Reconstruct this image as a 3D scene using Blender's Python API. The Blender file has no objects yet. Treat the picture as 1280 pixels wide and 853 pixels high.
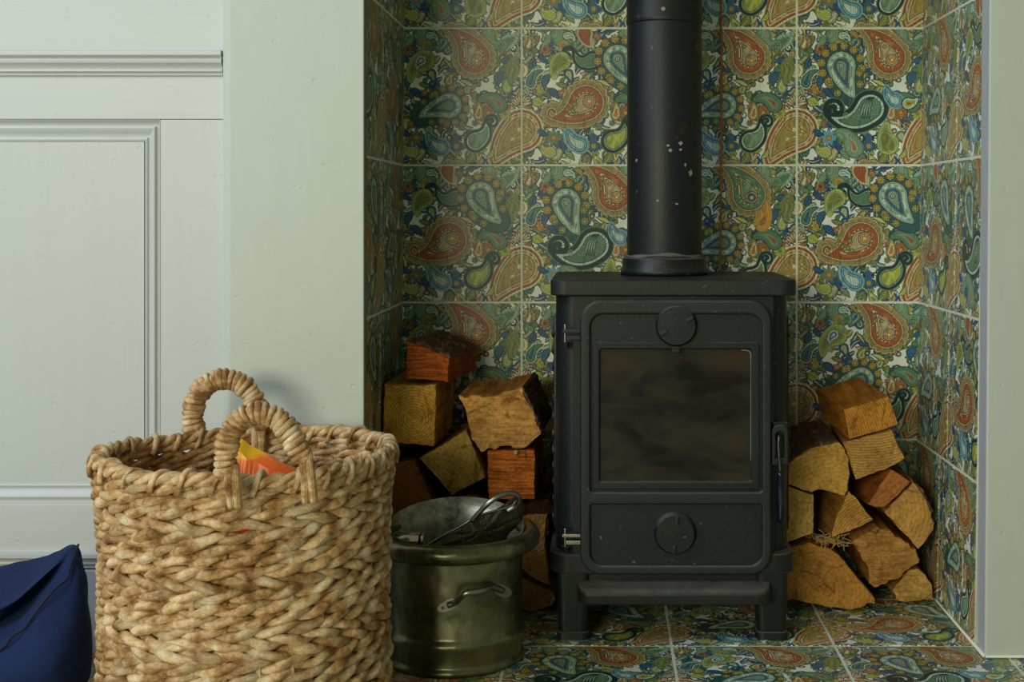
import bpy, bmesh, math, random
import numpy as np
from mathutils import Vector, Matrix, noise

random.seed(7)
rng = np.random.RandomState(11)
S = bpy.context.scene
COL = S.collection

# ------------------------------------------------------------------ camera
CAM_D, CAM_H, FPX, VX, VY = 2.478, 0.665, 1700.0, 752.0, 265.0
cam = bpy.data.cameras.new('camera')
camo = bpy.data.objects.new('camera', cam)
COL.objects.link(camo)
cam.sensor_width = 36.0
cam.lens = 36.0 * FPX / 1280.0
cam.shift_x = -(VX - 640) / 1280.0
cam.shift_y = -(426.5 - VY) / 1280.0
camo.location = (0, -CAM_D, CAM_H)
camo.rotation_euler = (math.radians(90), 0, 0)
S.camera = camo

# ------------------------------------------------------------------ light
S.view_settings.view_transform = 'Standard'
S.view_settings.look = 'None'
S.view_settings.exposure = 0.0
S.view_settings.gamma = 1.0

W = bpy.data.worlds.new('world')
S.world = W
W.use_nodes = True
W.node_tree.nodes['Background'].inputs[0].default_value = (0.88, 1.0, 0.66, 1)
W.node_tree.nodes['Background'].inputs[1].default_value = 0.165


def area(name, loc, target, sx, sy, power, color):
    l = bpy.data.lights.new(name, 'AREA')
    l.shape = 'RECTANGLE'
    l.size, l.size_y, l.energy, l.color = sx, sy, power, color
    o = bpy.data.objects.new(name, l)
    o.location = loc
    o.rotation_euler = (Vector(target) - Vector(loc)).to_track_quat('-Z', 'Y').to_euler()
    COL.objects.link(o)


# the room's window, to the left of the camera: sky in its upper half, garden in its lower half
area('window_sky', (-2.4, -2.1, 2.5), (0.0, -0.2, 0.5), 1.5, 1.0, 54, (0.70, 0.83, 1.0))
area('window_garden', (-1.85, -5.2, 1.30), (0.0, -0.2, 0.4), 2.0, 1.2, 98, (1.0, 1.0, 0.72))


# ------------------------------------------------------------------ helpers
def at(px, py, Y):
    """point of the photograph (px, py) at real depth Y, in metres"""
    k = FPX / (CAM_D + Y)
    return Vector(((px - VX) / k, Y, CAM_H - (py - VY) / k))


def tag(o, label=None, cat=None, group=None, kind=None):
    if label: o['label'] = label
    if cat: o['category'] = cat
    if group: o['group'] = group
    if kind: o['kind'] = kind
    return o


def empty(name, loc=(0, 0, 0)):
    o = bpy.data.objects.new(name, None)
    o.location = loc
    o.empty_display_size = 0.05
    COL.objects.link(o)
    return o


def link(name, me, mats, parent=None, smooth=False):
    if not isinstance(mats, (list, tuple)): mats = [mats]
    for m in mats:
        if m is not None: me.materials.append(m)
    if smooth:
        me.polygons.foreach_set('use_smooth', [True] * len(me.polygons))
    o = bpy.data.objects.new(name, me)
    COL.objects.link(o)
    if parent is not None:
        o.parent = parent
        p = parent
        off = Vector(parent.location)
        while p.parent is not None:
            p = p.parent
            off = off + Vector(p.location)
        if parent.get('_local') is None:
            o.location = Vector((0, 0, 0))
            for v in me.vertices: v.co -= off
    return o


def pydata(name, verts, faces, mats, parent=None, smooth=False, uvs=None, fmat=None):
    me = bpy.data.meshes.new(name)
    me.from_pydata([tuple(v) for v in verts], [], faces)
    if uvs is not None:
        ul = me.uv_layers.new(name='UVMap')
        for l in me.loops: ul.data[l.index].uv = uvs[l.vertex_index]
    o = link(name, me, mats, parent, smooth)
    if fmat:
        for p, i in zip(me.polygons, fmat): p.material_index = i
    return o


def bmobj(name, bm, mats, parent=None, smooth=False):
    bmesh.ops.recalc_face_normals(bm, faces=bm.faces)
    me = bpy.data.meshes.new(name)
    bm.to_mesh(me)
    bm.free()
    return link(name, me, mats, parent, smooth)


def sharp(o, ang=35, wn=True):
    me = o.data
    me.polygons.foreach_set('use_smooth', [True] * len(me.polygons))
    me.set_sharp_from_angle(angle=math.radians(ang))
    if wn:
        w_ = o.modifiers.new('weighted', 'WEIGHTED_NORMAL')
        w_.keep_sharp = True
    return o


def add_box(bm, a, b, bev=0.0):
    a, b = Vector(a), Vector(b)
    r = bmesh.ops.create_cube(bm, size=1.0)
    vs = r['verts']
    bmesh.ops.scale(bm, vec=(b - a), verts=vs)
    bmesh.ops.translate(bm, vec=(a + b) / 2, verts=vs)
    if bev > 0:
        es = list({e for v in vs for e in v.link_edges})
        bmesh.ops.bevel(bm, geom=es, offset=bev, segments=2, affect='EDGES', profile=0.6)


def lathe(name, prof, center, mats, parent=None, seg=64, smooth=True, a0=0, a1=2 * math.pi):
    """prof: list of (r, z)"""
    full = abs(a1 - a0 - 2 * math.pi) < 1e-6
    n = seg if full else seg + 1
    vs, fs, uv = [], [], []
    for i in range(n):
        a = a0 + (a1 - a0) * i / seg
        for j, (r, z) in enumerate(prof):
            vs.append((center[0] + r * math.cos(a), center[1] + r * math.sin(a), center[2] + z))
            uv.append((i / seg, j / len(prof)))
    m = len(prof)
    for i in range(seg):
        i2 = (i + 1) % n
        for j in range(m - 1):
            fs.append((i * m + j, i2 * m + j, i2 * m + j + 1, i * m + j + 1))
    return pydata(name, vs, fs, mats, parent, smooth, uv)


def tube_data(path, rad, sides=8, closed=False, up=(0, 0, 1), twist=0.0, flat=1.0, cap=True):
    P = np.array(path, dtype=float)
    n = len(P)
    R = np.broadcast_to(np.array(rad, dtype=float), (n,))
    if closed:
        T = np.roll(P, -1, 0) - np.roll(P, 1, 0)
    else:
        T = np.gradient(P, axis=0)
    T /= np.linalg.norm(T, axis=1)[:, None] + 1e-12
    N = np.zeros_like(P)
    ref = np.array(up, dtype=float)
    for i in range(n):
        if i > 0: ref = N[i - 1]
        if closed: ref = np.array(up, dtype=float)
        v = ref - T[i] * ref.dot(T[i])
        if np.linalg.norm(v) < 1e-6:
            v = np.array((1.0, 0.3, 0.1)) - T[i] * T[i].dot((1.0, 0.3, 0.1))
        N[i] = v / np.linalg.norm(v)
    B = np.cross(T, N)
    L = np.concatenate([[0], np.cumsum(np.linalg.norm(np.diff(P, axis=0), axis=1))])
    a = np.arange(sides) / sides * 2 * math.pi
    V = (P[:, None, :] + R[:, None, None] * (flat * np.cos(a)[None, :, None] * N[:, None, :]
                                              + np.sin(a)[None, :, None] * B[:, None, :])).reshape(-1, 3)
    UV = [(L[i], j / sides) for i in range(n) for j in range(sides)]
    F = []
    m = n if closed else n - 1
    for i in range(m):
        i2 = (i + 1) % n
        for j in range(sides):
            j2 = (j + 1) % sides
            F.append((i * sides + j, i2 * sides + j, i2 * sides + j2, i * sides + j2))
    if not closed and cap:
        F.append(tuple(range(sides - 1, -1, -1))[::-1])
        F.append(tuple((n - 1) * sides + j for j in range(sides))[::-1])
    return V.tolist(), F, UV


def tube(name, path, rad, mats, parent=None, sides=10, closed=False, up=(0, 0, 1), flat=1.0):
    V, F, UV = tube_data(path, rad, sides, closed, up, flat=flat)
    return pydata(name, V, F, mats, parent, True, UV)


def smooth_path(pts, n=40):
    """Catmull-Rom through the points"""
    P = [Vector(p) for p in pts]
    P = [P[0] * 2 - P[1]] + P + [P[-1] * 2 - P[-2]]
    out = []
    segs = len(P) - 3
    per = max(2, n // segs)
    for i in range(segs):
        p0, p1, p2, p3 = P[i:i + 4]
        for k in range(per):
            t = k / per
            out.append(0.5 * ((2 * p1) + (p2 - p0) * t + (2 * p0 - 5 * p1 + 4 * p2 - p3) * t * t
                              + (3 * p1 - p0 - 3 * p2 + p3) * t ** 3))
    out.append(P[-2])
    return out


def rr(x0, x1, z0, z1, r, n=8):
    """rounded rectangle loop; r may be a 4-tuple (bl, br, tr, tl)"""
    if not isinstance(r, (tuple, list)): r = (r,) * 4
    c = [(x0 + r[0], z0 + r[0], 180, r[0]), (x1 - r[1], z0 + r[1], 270, r[1]),
         (x1 - r[2], z1 - r[2], 0, r[2]), (x0 + r[3], z1 - r[3], 90, r[3])]
    out = []
    for cx, cz, a0, q in c:
        for i in range(n + 1):
            a = math.radians(a0 + 90 * i / n)
            out.append((cx + q * math.cos(a), cz + q * math.sin(a)))
    return out


def plate(name, loops, w0, w1, mats, parent=None, bev=0.0, plane='XZ', ang=40):
    """flat shape with holes, extruded between w0 and w1 across its plane, edges bevelled"""
    cu = bpy.data.curves.new(name, 'CURVE')
    cu.dimensions = '2D'
    cu.fill_mode = 'BOTH'
    th = abs(w1 - w0)
    cu.extrude = max(th / 2 - bev, 0)
    cu.bevel_depth = bev
    cu.bevel_resolution = 2
    cu.offset = -bev
    for lp in loops:
        sp = cu.splines.new('POLY')
        sp.points.add(len(lp) - 1)
        for p, q in zip(sp.points, lp): p.co = (q[0], q[1], 0, 1)
        sp.use_cyclic_u = True
    tmp = bpy.data.objects.new(name + '_tmp', cu)
    COL.objects.link(tmp)
    me = bpy.data.meshes.new_from_object(tmp.evaluated_get(bpy.context.evaluated_depsgraph_get()))
    bpy.data.objects.remove(tmp)
    bpy.data.curves.remove(cu)
    mid = (w0 + w1) / 2
    for v in me.vertices:
        x, y, z = v.co
        v.co = (x, mid - z, y) if plane == 'XZ' else (x, y, mid + z)
    me.materials.clear()
    bm = bmesh.new()
    bm.from_mesh(me)
    bmesh.ops.remove_doubles(bm, verts=bm.verts, dist=1e-6)
    bmesh.ops.recalc_face_normals(bm, faces=bm.faces)
    bm.to_mesh(me)
    bm.free()
    me.name = name
    o = link(name, me, mats, parent)
    return sharp(o, ang)


# ------------------------------------------------------------------ materials
def nmat(name):
    m = bpy.data.materials.new(name)
    m.use_nodes = True
    nt = m.node_tree
    b = nt.nodes['Principled BSDF']
    return m, nt, b


def nd(nt, t, **kw):
    n = nt.nodes.new(t)
    for k, v in kw.items():
        if k.startswith('i_'):
            n.inputs[k[2:].replace('_', ' ')].default_value = v
        else:
            setattr(n, k, v)
    return n


def ramp(nt, fac, stops):
    r = nt.nodes.new('ShaderNodeValToRGB')
    e = r.color_ramp.elements
    while len(e) > 1: e.remove(e[-1])
    e[0].position, e[0].color = stops[0][0], (*stops[0][1], 1)
    for p, c in stops[1:]:
        q = e.new(p)
        q.color = (*c, 1)
    nt.links.new(fac, r.inputs[0])
    return r.outputs[0]


def coords(nt, kind='Object', scale=(1, 1, 1), rot=(0, 0, 0)):
    tc = nt.nodes.new('ShaderNodeTexCoord')
    mp = nt.nodes.new('ShaderNodeMapping')
    mp.inputs['Scale'].default_value = scale
    mp.inputs['Rotation'].default_value = rot
    nt.links.new(tc.outputs[kind], mp.inputs[0])
    return mp.outputs[0]


def noise_tex(nt, vec, scale, detail=4, rough=0.55, dist=0.0):
    n = nt.nodes.new('ShaderNodeTexNoise')
    n.inputs['Scale'].default_value = scale
    n.inputs['Detail'].default_value = detail
    n.inputs['Roughness'].default_value = rough
    n.inputs['Distortion'].default_value = dist
    nt.links.new(vec, n.inputs['Vector'])
    return n.outputs['Fac']


def bump(nt, b, height, strength=0.3, dist=0.002):
    n = nt.nodes.new('ShaderNodeBump')
    n.inputs['Strength'].default_value = strength
    n.inputs['Distance'].default_value = dist
    nt.links.new(height, n.inputs['Height'])
    nt.links.new(n.outputs[0], b.inputs['Normal'])
    return n


def mixc(nt, fac, a, b, mode='MIX'):
    m = nt.nodes.new('ShaderNodeMix')
    m.data_type = 'RGBA'
    m.blend_type = mode
    for i, v in ((0, fac), (6, a), (7, b)):
        if isinstance(v, (int, float)): m.inputs[i].default_value = v
        elif isinstance(v, tuple): m.inputs[i].default_value = (*v, 1)
        else: nt.links.new(v, m.inputs[i])
    return m.outputs[2]


def math_n(nt, op, a, b=0.0):
    m = nt.nodes.new('ShaderNodeMath')
    m.operation = op
    for i, v in ((0, a), (1, b)):
        if isinstance(v, (int, float)): m.inputs[i].default_value = v
        else: nt.links.new(v, m.inputs[i])
    return m.outputs[0]


def setc(nt, b, sock, name='Base Color'): nt.links.new(sock, b.inputs[name])


# painted woodwork / plaster
def paint(name, col, grain=(1, 1, 14), rough=0.42, bs=0.35):
    m, nt, b = nmat(name)
    v = coords(nt, 'Object', grain)
    f = noise_tex(nt, v, 5, 6, 0.6)
    big = noise_tex(nt, coords(nt), 2.2, 3)
    c = mixc(nt, f, tuple(x * 0.93 for x in col), col)
    c = mixc(nt, math_n(nt, 'MULTIPLY', big, 0.18), c, (0.50, 0.52, 0.36))
    setc(nt, b, c)
    b.inputs['Roughness'].default_value = rough
    pits = noise_tex(nt, coords(nt), 55, 2)
    pit = ramp(nt, pits, [(0.0, (0, 0, 0)), (0.27, (0, 0, 0)), (0.31, (1, 1, 1))])
    h = math_n(nt, 'ADD', f, math_n(nt, 'MULTIPLY', pit, 0.7))
    bump(nt, b, h, bs, 0.0012)
    return m


M_PAINT_H = paint('pale_green_paint_horizontal', (0.59, 0.595, 0.625), (1, 1, 16))
M_PAINT_V = paint('pale_green_paint_vertical', (0.565, 0.575, 0.595), (14, 14, 1))
M_PLASTER = paint('pale_green_plaster', (0.575, 0.60, 0.555), (7, 7, 2), 0.55, 0.5)


def simple(name, col, rough=0.5, metal=0.0, nscale=30, var=0.2, bstr=0.15, bdist=0.001):
    m, nt, b = nmat(name)
    f = noise_tex(nt, coords(nt), nscale, 5)
    setc(nt, b, mixc(nt, f, tuple(x * (1 - var) for x in col), tuple(min(1, x * (1 + var)) for x in col)))
    b.inputs['Roughness'].default_value = rough
    b.inputs['Metallic'].default_value = metal
    if bstr: bump(nt, b, f, bstr, bdist)
    return m


M_GROUT = simple('cream_grout', (0.78, 0.78, 0.66), 0.8, 0, 60, 0.12, 0.3)
M_TRIM = simple('lavender_grey_trim', (0.52, 0.53, 0.60), 0.45, 0, 40, 0.06, 0.1)
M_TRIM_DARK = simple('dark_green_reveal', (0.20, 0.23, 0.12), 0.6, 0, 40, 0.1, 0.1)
M_SLAB = simple('grey_floor_slab', (0.25, 0.25, 0.22), 0.8)
M_PEACH = simple('cable_orange', (0.36, 0.13, 0.02), 0.6, 0, 90, 0.5, 0.3)


def iron(name, col, rough=0.42, chips=False, grain=260, bs=0.35, metal=0.0, dusty=0.0):
    m, nt, b = nmat(name)
    v = coords(nt)
    g = noise_tex(nt, v, grain, 3, 0.6)
    big = noise_tex(nt, v, 7, 5, 0.6)
    c = mixc(nt, big, tuple(x * 0.7 for x in col), tuple(x * 1.35 for x in col))
    dust = ramp(nt, noise_tex(nt, v, 95, 2, 0.6), [(0, (0, 0, 0)), (0.70, (0, 0, 0)), (0.76, (1, 1, 1))])
    c = mixc(nt, math_n(nt, 'MULTIPLY', dust, 0.55), c, (0.17, 0.17, 0.15))
    if chips:
        ch = ramp(nt, noise_tex(nt, v, 36, 2, 0.5), [(0, (0, 0, 0)), (0.80, (0, 0, 0)), (0.81, (1, 1, 1))])
        c = mixc(nt, ch, c, (0.42, 0.43, 0.42))
        rs = ramp(nt, noise_tex(nt, v, 15, 3, 0.6), [(0, (0, 0, 0)), (0.70, (0, 0, 0)), (0.75, (1, 1, 1))])
        c = mixc(nt, math_n(nt, 'MULTIPLY', rs, 0.7), c, (0.13, 0.05, 0.025))
    if dusty:
        ge = nt.nodes.new('ShaderNodeNewGeometry')
        sz_ = nt.nodes.new('ShaderNodeSeparateXYZ')
        nt.links.new(ge.outputs['Normal'], sz_.inputs[0])
        up_ = ramp(nt, sz_.outputs[2], [(0.25, (0, 0, 0)), (0.85, (1, 1, 1))])
        up_ = math_n(nt, 'MULTIPLY', up_, ramp(nt, noise_tex(nt, v, 22, 5, 0.7), [(0.3, (0.35, 0.35, 0.35)), (0.7, (1, 1, 1))]))
        c = mixc(nt, math_n(nt, 'MULTIPLY', up_, dusty), c, (0.15, 0.135, 0.12))
    setc(nt, b, c)
    b.inputs['Metallic'].default_value = metal
    b.inputs['Specular IOR Level'].default_value = 0.38
    rr_ = math_n(nt, 'ADD', math_n(nt, 'MULTIPLY', big, 0.2), rough - 0.1)
    nt.links.new(rr_, b.inputs['Roughness'])
    bump(nt, b, g, bs, 0.0008)
    return m


M_IRON = iron('black_cast_iron', (0.0085, 0.0115, 0.0130), dusty=0.95)
M_IRON_DUSTY = iron('dusty_cast_iron', (0.0165, 0.0175, 0.0190), 0.5, dusty=0.9)
M_IRON_DARK = iron('dark_iron_interior', (0.010, 0.010, 0.010), 0.6)
M_PIPE = iron('black_flue_enamel', (0.012, 0.013, 0.016), 0.50, True, 120, 0.12)
M_STEEL = simple('dull_steel', (0.34, 0.31, 0.27), 0.32, 1.0, 60, 0.3, 0.2)
M_DSTEEL = simple('dark_steel', (0.09, 0.085, 0.08), 0.35, 1.0, 60, 0.3, 0.2)
M_NICKEL = simple('bright_nickel', (0.62, 0.58, 0.48), 0.22, 1.0, 40, 0.2, 0.1)
M_HANDLE = simple('gloss_black_blue', (0.005, 0.005, 0.013), 0.12, 0, 20, 0.1, 0.0)
M_PCHIP = simple('bare_primer_grey', (0.30, 0.32, 0.31), 0.7)
M_PRUST = simple('rust_brown', (0.035, 0.014, 0.008), 0.8)
M_CEMENT = simple('pale_fire_cement', (0.13, 0.13, 0.12), 0.9, 0, 90, 0.4, 0.8)

# sooty glass
m, nt, b = nmat('sooty_glass')
v = coords(nt, 'Object', (1, 1, 2.2), (0, 0.5, 0))
f = noise_tex(nt, v, 9, 5, 0.55, 0.6)
c = ramp(nt, f, [(0.36, (0.003, 0.0015, 0.001)), (0.46, (0.016, 0.011, 0.007)), (0.56, (0.026, 0.021, 0.013)), (0.68, (0.042, 0.024, 0.012))])
sp = ramp(nt, noise_tex(nt, coords(nt), 120, 2), [(0, (0, 0, 0)), (0.75, (0, 0, 0)), (0.78, (1, 1, 1))])
setc(nt, b, mixc(nt, math_n(nt, 'MULTIPLY', sp, 0.5), c, (0.2, 0.2, 0.18)))
b.inputs['Roughness'].default_value = 0.3
b.inputs['Specular IOR Level'].default_value = 0.3
M_SOOT = m


# wood: object colour tints each log
def wood_end(name, ringscale=55, ringamt=0.45, rough=0.75, bstr=0.6, saw=0.0):
    m, nt, b = nmat(name)
    uv = coords(nt, 'UV')
    w = nt.nodes.new('ShaderNodeTexWave')
    w.wave_type = 'RINGS'
    w.rings_direction = 'Z'
    w.inputs['Scale'].default_value = ringscale
    w.inputs['Distortion'].default_value = 3.2
    w.inputs['Detail'].default_value = 3
    w.inputs['Detail Scale'].default_value = 1.2
    nt.links.new(uv, w.inputs['Vector'])
    f = noise_tex(nt, uv, 160, 5, 0.65)
    big = noise_tex(nt, uv, 22, 4, 0.6)
    oi = nt.nodes.new('ShaderNodeObjectInfo')
    col = oi.outputs['Color']
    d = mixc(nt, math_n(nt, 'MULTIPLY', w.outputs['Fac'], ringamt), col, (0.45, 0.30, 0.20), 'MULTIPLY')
    spk = ramp(nt, f, [(0.30, (0.35, 0.35, 0.35)), (0.5, (0.95, 0.95, 0.95)), (0.75, (1.25, 1.25, 1.2))])
    d = mixc(nt, 0.75, d, spk, 'MULTIPLY')
    bg = ramp(nt, big, [(0.3, (0.55, 0.48, 0.42)), (0.55, (1.0, 1.0, 1.0)), (0.75, (1.15, 1.15, 1.1))])
    d = mixc(nt, 0.8, d, bg, 'MULTIPLY')
    st = ramp(nt, noise_tex(nt, uv, 30, 3, 0.5, 1.0), [(0, (0.30, 0.22, 0.15)), (0.30, (0.42, 0.32, 0.22)), (0.40, (1, 1, 1))])
    d = mixc(nt, 0.7, d, st, 'MULTIPLY')
    vo = nt.nodes.new('ShaderNodeTexVoronoi')
    vo.feature = 'DISTANCE_TO_EDGE'
    vo.inputs['Scale'].default_value = 10
    mpv = nt.nodes.new('ShaderNodeVectorMath')
    mpv.operation = 'ADD'
    nt.links.new(uv, mpv.inputs[0])
    nt.links.new(oi.outputs['Random'], mpv.inputs[1])
    nt.links.new(mpv.outputs[0], vo.inputs['Vector'])
    crk = ramp(nt, math_n(nt, 'ADD', vo.outputs['Distance'], math_n(nt, 'MULTIPLY', noise_tex(nt, uv, 12, 2), 0.10)), [(0, (0.12, 0.07, 0.04)), (0.046, (0.2, 0.12, 0.07)), (0.056, (1, 1, 1))])
    d = mixc(nt, 0.5, d, crk, 'MULTIPLY')
    if saw:
        sv = coords(nt, 'UV', (4, 60, 1))
        sf = ramp(nt, noise_tex(nt, sv, 5, 3), [(0.35, (0.35, 0.22, 0.15)), (0.6, (1.1, 1.1, 1.1))])
        d = mixc(nt, saw, d, sf, 'MULTIPLY')
    setc(nt, b, d)
    b.inputs['Roughness'].default_value = rough
    b.inputs['Specular IOR Level'].default_value = 0.2
    bump(nt, b, math_n(nt, 'ADD', f, math_n(nt, 'MULTIPLY', w.outputs['Fac'], 0.35)), bstr, 0.002)
    return m


def wood_side(name):
    m, nt, b = nmat(name)
    v = coords(nt, 'Object', (40, 3.0, 40))
    f = noise_tex(nt, v, 3, 6, 0.65)
    big = noise_tex(nt, coords(nt), 14, 4)
    oi = nt.nodes.new('ShaderNodeObjectInfo')
    d = mixc(nt, 0.9, oi.outputs['Color'], ramp(nt, f, [(0.3, (0.3, 0.2, 0.15)), (0.5, (0.75, 0.62, 0.5)), (0.7, (1.05, 0.95, 0.85))]), 'MULTIPLY')
    d = mixc(nt, 0.7, d, ramp(nt, big, [(0.35, (0.4, 0.4, 0.4)), (0.6, (1, 1, 1))]), 'MULTIPLY')
    setc(nt, b, d)
    b.inputs['Roughness'].default_value = 0.8
    b.inputs['Specular IOR Level'].default_value = 0.2
    bump(nt, b, f, 0.8, 0.003)
    return m


def bark_mat():
    m, nt, b = nmat('rough_bark')
    v = coords(nt, 'Object', (1.6, 0.7, 1.6))
    f = noise_tex(nt, v, 60, 6, 0.7, 0.8)
    c = ramp(nt, f, [(0.3, (0.02, 0.011, 0.007)), (0.48, (0.11, 0.05, 0.025)), (0.62, (0.24, 0.12, 0.06)), (0.75, (0.36, 0.24, 0.14))])
    setc(nt, b, c)
    b.inputs['Roughness'].default_value = 0.85
    bump(nt, b, f, 1.0, 0.006)
    return m


M_END = wood_end('log_end_grain', 45, 0.2)
M_END_RING = wood_end('log_end_strong_rings', 70, 0.5)
M_END_SAW = wood_end('log_end_saw_marks', 30, 0.2, saw=0.8)
M_END_ROUGH = wood_end('log_end_torn', 25, 0.25, 0.85, 1.0, 0.35)
M_SIDE = wood_side('log_split_side')
M_BARK = bark_mat()
M_CHAR = simple('dark_check', (0.02, 0.012, 0.006), 0.9)


# wicker
def wicker(name, dark=1.0):
    m, nt, b = nmat(name)
    uv = coords(nt, 'UV', (30, 8, 1))
    f = noise_tex(nt, uv, 3.0, 5, 0.6)
    # slanting fibres round the twisted strand
    uv2 = nt.nodes.new('ShaderNodeTexCoord')
    sx = nt.nodes.new('ShaderNodeSeparateXYZ')
    nt.links.new(uv2.outputs['UV'], sx.inputs[0])
    ph = math_n(nt, 'ADD', math_n(nt, 'MULTIPLY', sx.outputs[0], 110.0), math_n(nt, 'MULTIPLY', sx.outputs[1], 12.566))
    ph = math_n(nt, 'ADD', ph, math_n(nt, 'MULTIPLY', f, 5.0))
    fib = math_n(nt, 'SINE', ph)
    obj = coords(nt)
    big = noise_tex(nt, obj, 38, 4, 0.65)
    fine = noise_tex(nt, obj, 330, 3, 0.6)
    c = ramp(nt, big, [(0.30, (0.22 * dark, 0.09 * dark, 0.025 * dark)), (0.42, (0.50 * dark, 0.27 * dark, 0.10 * dark)),
                       (0.54, (0.80 * dark, 0.54 * dark, 0.29 * dark)), (0.68, (0.92 * dark, 0.77 * dark, 0.53 * dark))])
    fb = ramp(nt, math_n(nt, 'MULTIPLY_ADD', fib, 0.5), [(0, (0.62, 0.52, 0.40)), (0.35, (1, 1, 1))])
    c = mixc(nt, 0.65, c, fb, 'MULTIPLY')
    c = mixc(nt, 0.35, c, ramp(nt, fine, [(0.35, (0.55, 0.45, 0.35)), (0.6, (1.1, 1.1, 1.1))]), 'MULTIPLY')
    setc(nt, b, c)
    b.inputs['Roughness'].default_value = 0.55
    b.inputs['Specular IOR Level'].default_value = 0.35
    bump(nt, b, math_n(nt, 'ADD', math_n(nt, 'MULTIPLY', fib, 0.5), math_n(nt, 'ADD', f, math_n(nt, 'MULTIPLY', fine, 0.5))), 0.7, 0.0016)
    return m


M_WICKER = wicker('seagrass_strand')
M_WICKER_D = wicker('seagrass_strand_dark', 0.8)  # the same seagrass in a darker tone

# old brass
m, nt, b = nmat('old_hammered_brass')
v = coords(nt)
f = noise_tex(nt, v, 14, 6, 0.65, 0.3)
c = ramp(nt, f, [(0.3, (0.06, 0.058, 0.030)), (0.5, (0.20, 0.19, 0.105)), (0.7, (0.36, 0.34, 0.20))])
setc(nt, b, c)
b.inputs['Metallic'].default_value = 0.85
nt.links.new(math_n(nt, 'ADD', math_n(nt, 'MULTIPLY', f, 0.25), 0.19), b.inputs['Roughness'])
vo = nt.nodes.new('ShaderNodeTexVoronoi')
vo.feature = 'SMOOTH_F1'
vo.inputs['Scale'].default_value = 60
nt.links.new(v, vo.inputs['Vector'])
bump(nt, b, math_n(nt, 'ADD', vo.outputs['Distance'], math_n(nt, 'MULTIPLY', f, 0.4)), 0.45, 0.0026)
M_BRASS = m
# stained inside
m, nt, b = nmat('stained_brass_inside')
v = coords(nt)
f = noise_tex(nt, v, 20, 6, 0.7, 0.5)
c = ramp(nt, f, [(0.32, (0.08, 0.07, 0.045)), (0.5, (0.38, 0.36, 0.24)), (0.68, (0.75, 0.72, 0.58))])
setc(nt, b, c)
b.inputs['Metallic'].default_value = 0.6
b.inputs['Roughness'].default_value = 0.45
bump(nt, b, f, 0.3, 0.001)
M_BRASS_IN = m
M_TOOL = simple('pitted_black_iron', (0.06, 0.055, 0.035), 0.3, 0.7, 150, 0.6, 0.8, 0.004)

# navy canvas
m, nt, b = nmat('navy_canvas')
v = coords(nt)
big = noise_tex(nt, v, 9, 4)
w1 = noise_tex(nt, coords(nt, 'Object', (900, 900, 60)), 1, 2)
w2 = noise_tex(nt, coords(nt, 'Object', (60, 60, 900)), 1, 2)
setc(nt, b, mixc(nt, big, (0.009, 0.017, 0.058), (0.015, 0.031, 0.108)))
b.inputs['Roughness'].default_value = 0.9
b.inputs['Sheen Weight'].default_value = 0.04
b.inputs['Specular IOR Level'].default_value = 0.15
b.inputs['Sheen Tint'].default_value = (0.25, 0.35, 0.8, 1)
bump(nt, b, math_n(nt, 'ADD', math_n(nt, 'ADD', w1, w2), math_n(nt, 'MULTIPLY', big, 3)), 0.35, 0.002)
M_NAVY = m
M_SEAM = simple('black_piping', (0.004, 0.005, 0.012), 0.8)
m, nt, b = nmat('orange_yellow_paper')
tc = nt.nodes.new('ShaderNodeTexCoord')
sx = nt.nodes.new('ShaderNodeSeparateXYZ')
nt.links.new(tc.outputs['Object'], sx.inputs[0])
h = math_n(nt, 'ADD', sx.outputs[2], math_n(nt, 'MULTIPLY', noise_tex(nt, tc.outputs['Object'], 40, 2), 0.01))
setc(nt, b, ramp(nt, math_n(nt, 'MULTIPLY', math_n(nt, 'SUBTRACT', h, 0.142), 20.0), [(0.0, (0.85, 0.10, 0.02)), (0.50, (0.9, 0.16, 0.02)), (0.58, (0.9, 0.45, 0.02))]))
b.inputs['Roughness'].default_value = 0.35
M_PAPER = m

# ------------------------------------------------------------------ the paisley print of the tiles
NT = 640
C = {k: np.array(v, dtype=float) for k, v in dict(
    white=(0.93, 0.95, 0.86), cream=(0.92, 0.78, 0.50), rust=(0.42, 0.115, 0.03), rust2=(0.52, 0.20, 0.05),
    ochre=(0.68, 0.40, 0.06), mustard=(0.46, 0.37, 0.10), olive=(0.26, 0.29, 0.07), lime=(0.52, 0.58, 0.09),
    green=(0.12, 0.27, 0.15), sage=(0.25, 0.40, 0.25), mint=(0.40, 0.58, 0.44), pale=(0.60, 0.78, 0.68),
    blue=(0.02, 0.12, 0.33), blue2=(0.03, 0.15, 0.29), teal=(0.035, 0.13, 0.13), sky=(0.22, 0.50, 0.60), dark=(0.015, 0.045, 0.05),
    brown=(0.13, 0.075, 0.035), orange=(0.72, 0.34, 0.04), tan=(0.60, 0.47, 0.26), peach=(0.80, 0.50, 0.30)).items()}


def region(img, cx, cy, R):
    """every toroidal copy of a motif's neighbourhood: index arrays and local coordinates"""
    n = img.shape[0]
    i0, i1 = int(math.floor((cy - R) * n)), int(math.ceil((cy + R) * n))
    j0, j1 = int(math.floor((cx - R) * n)), int(math.ceil((cx + R) * n))
    ii = np.arange(i0, i1 + 1)
    jj = np.arange(j0, j1 + 1)
    X, Y = np.meshgrid((jj + 0.5) / n, (ii + 0.5) / n)
    return np.ix_(ii % n, jj % n), X, Y


def lay(img, idx, mask, col):
    sub = img[idx]
    sub[mask] = C[col] if isinstance(col, str) else col
    img[idx] = sub


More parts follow.
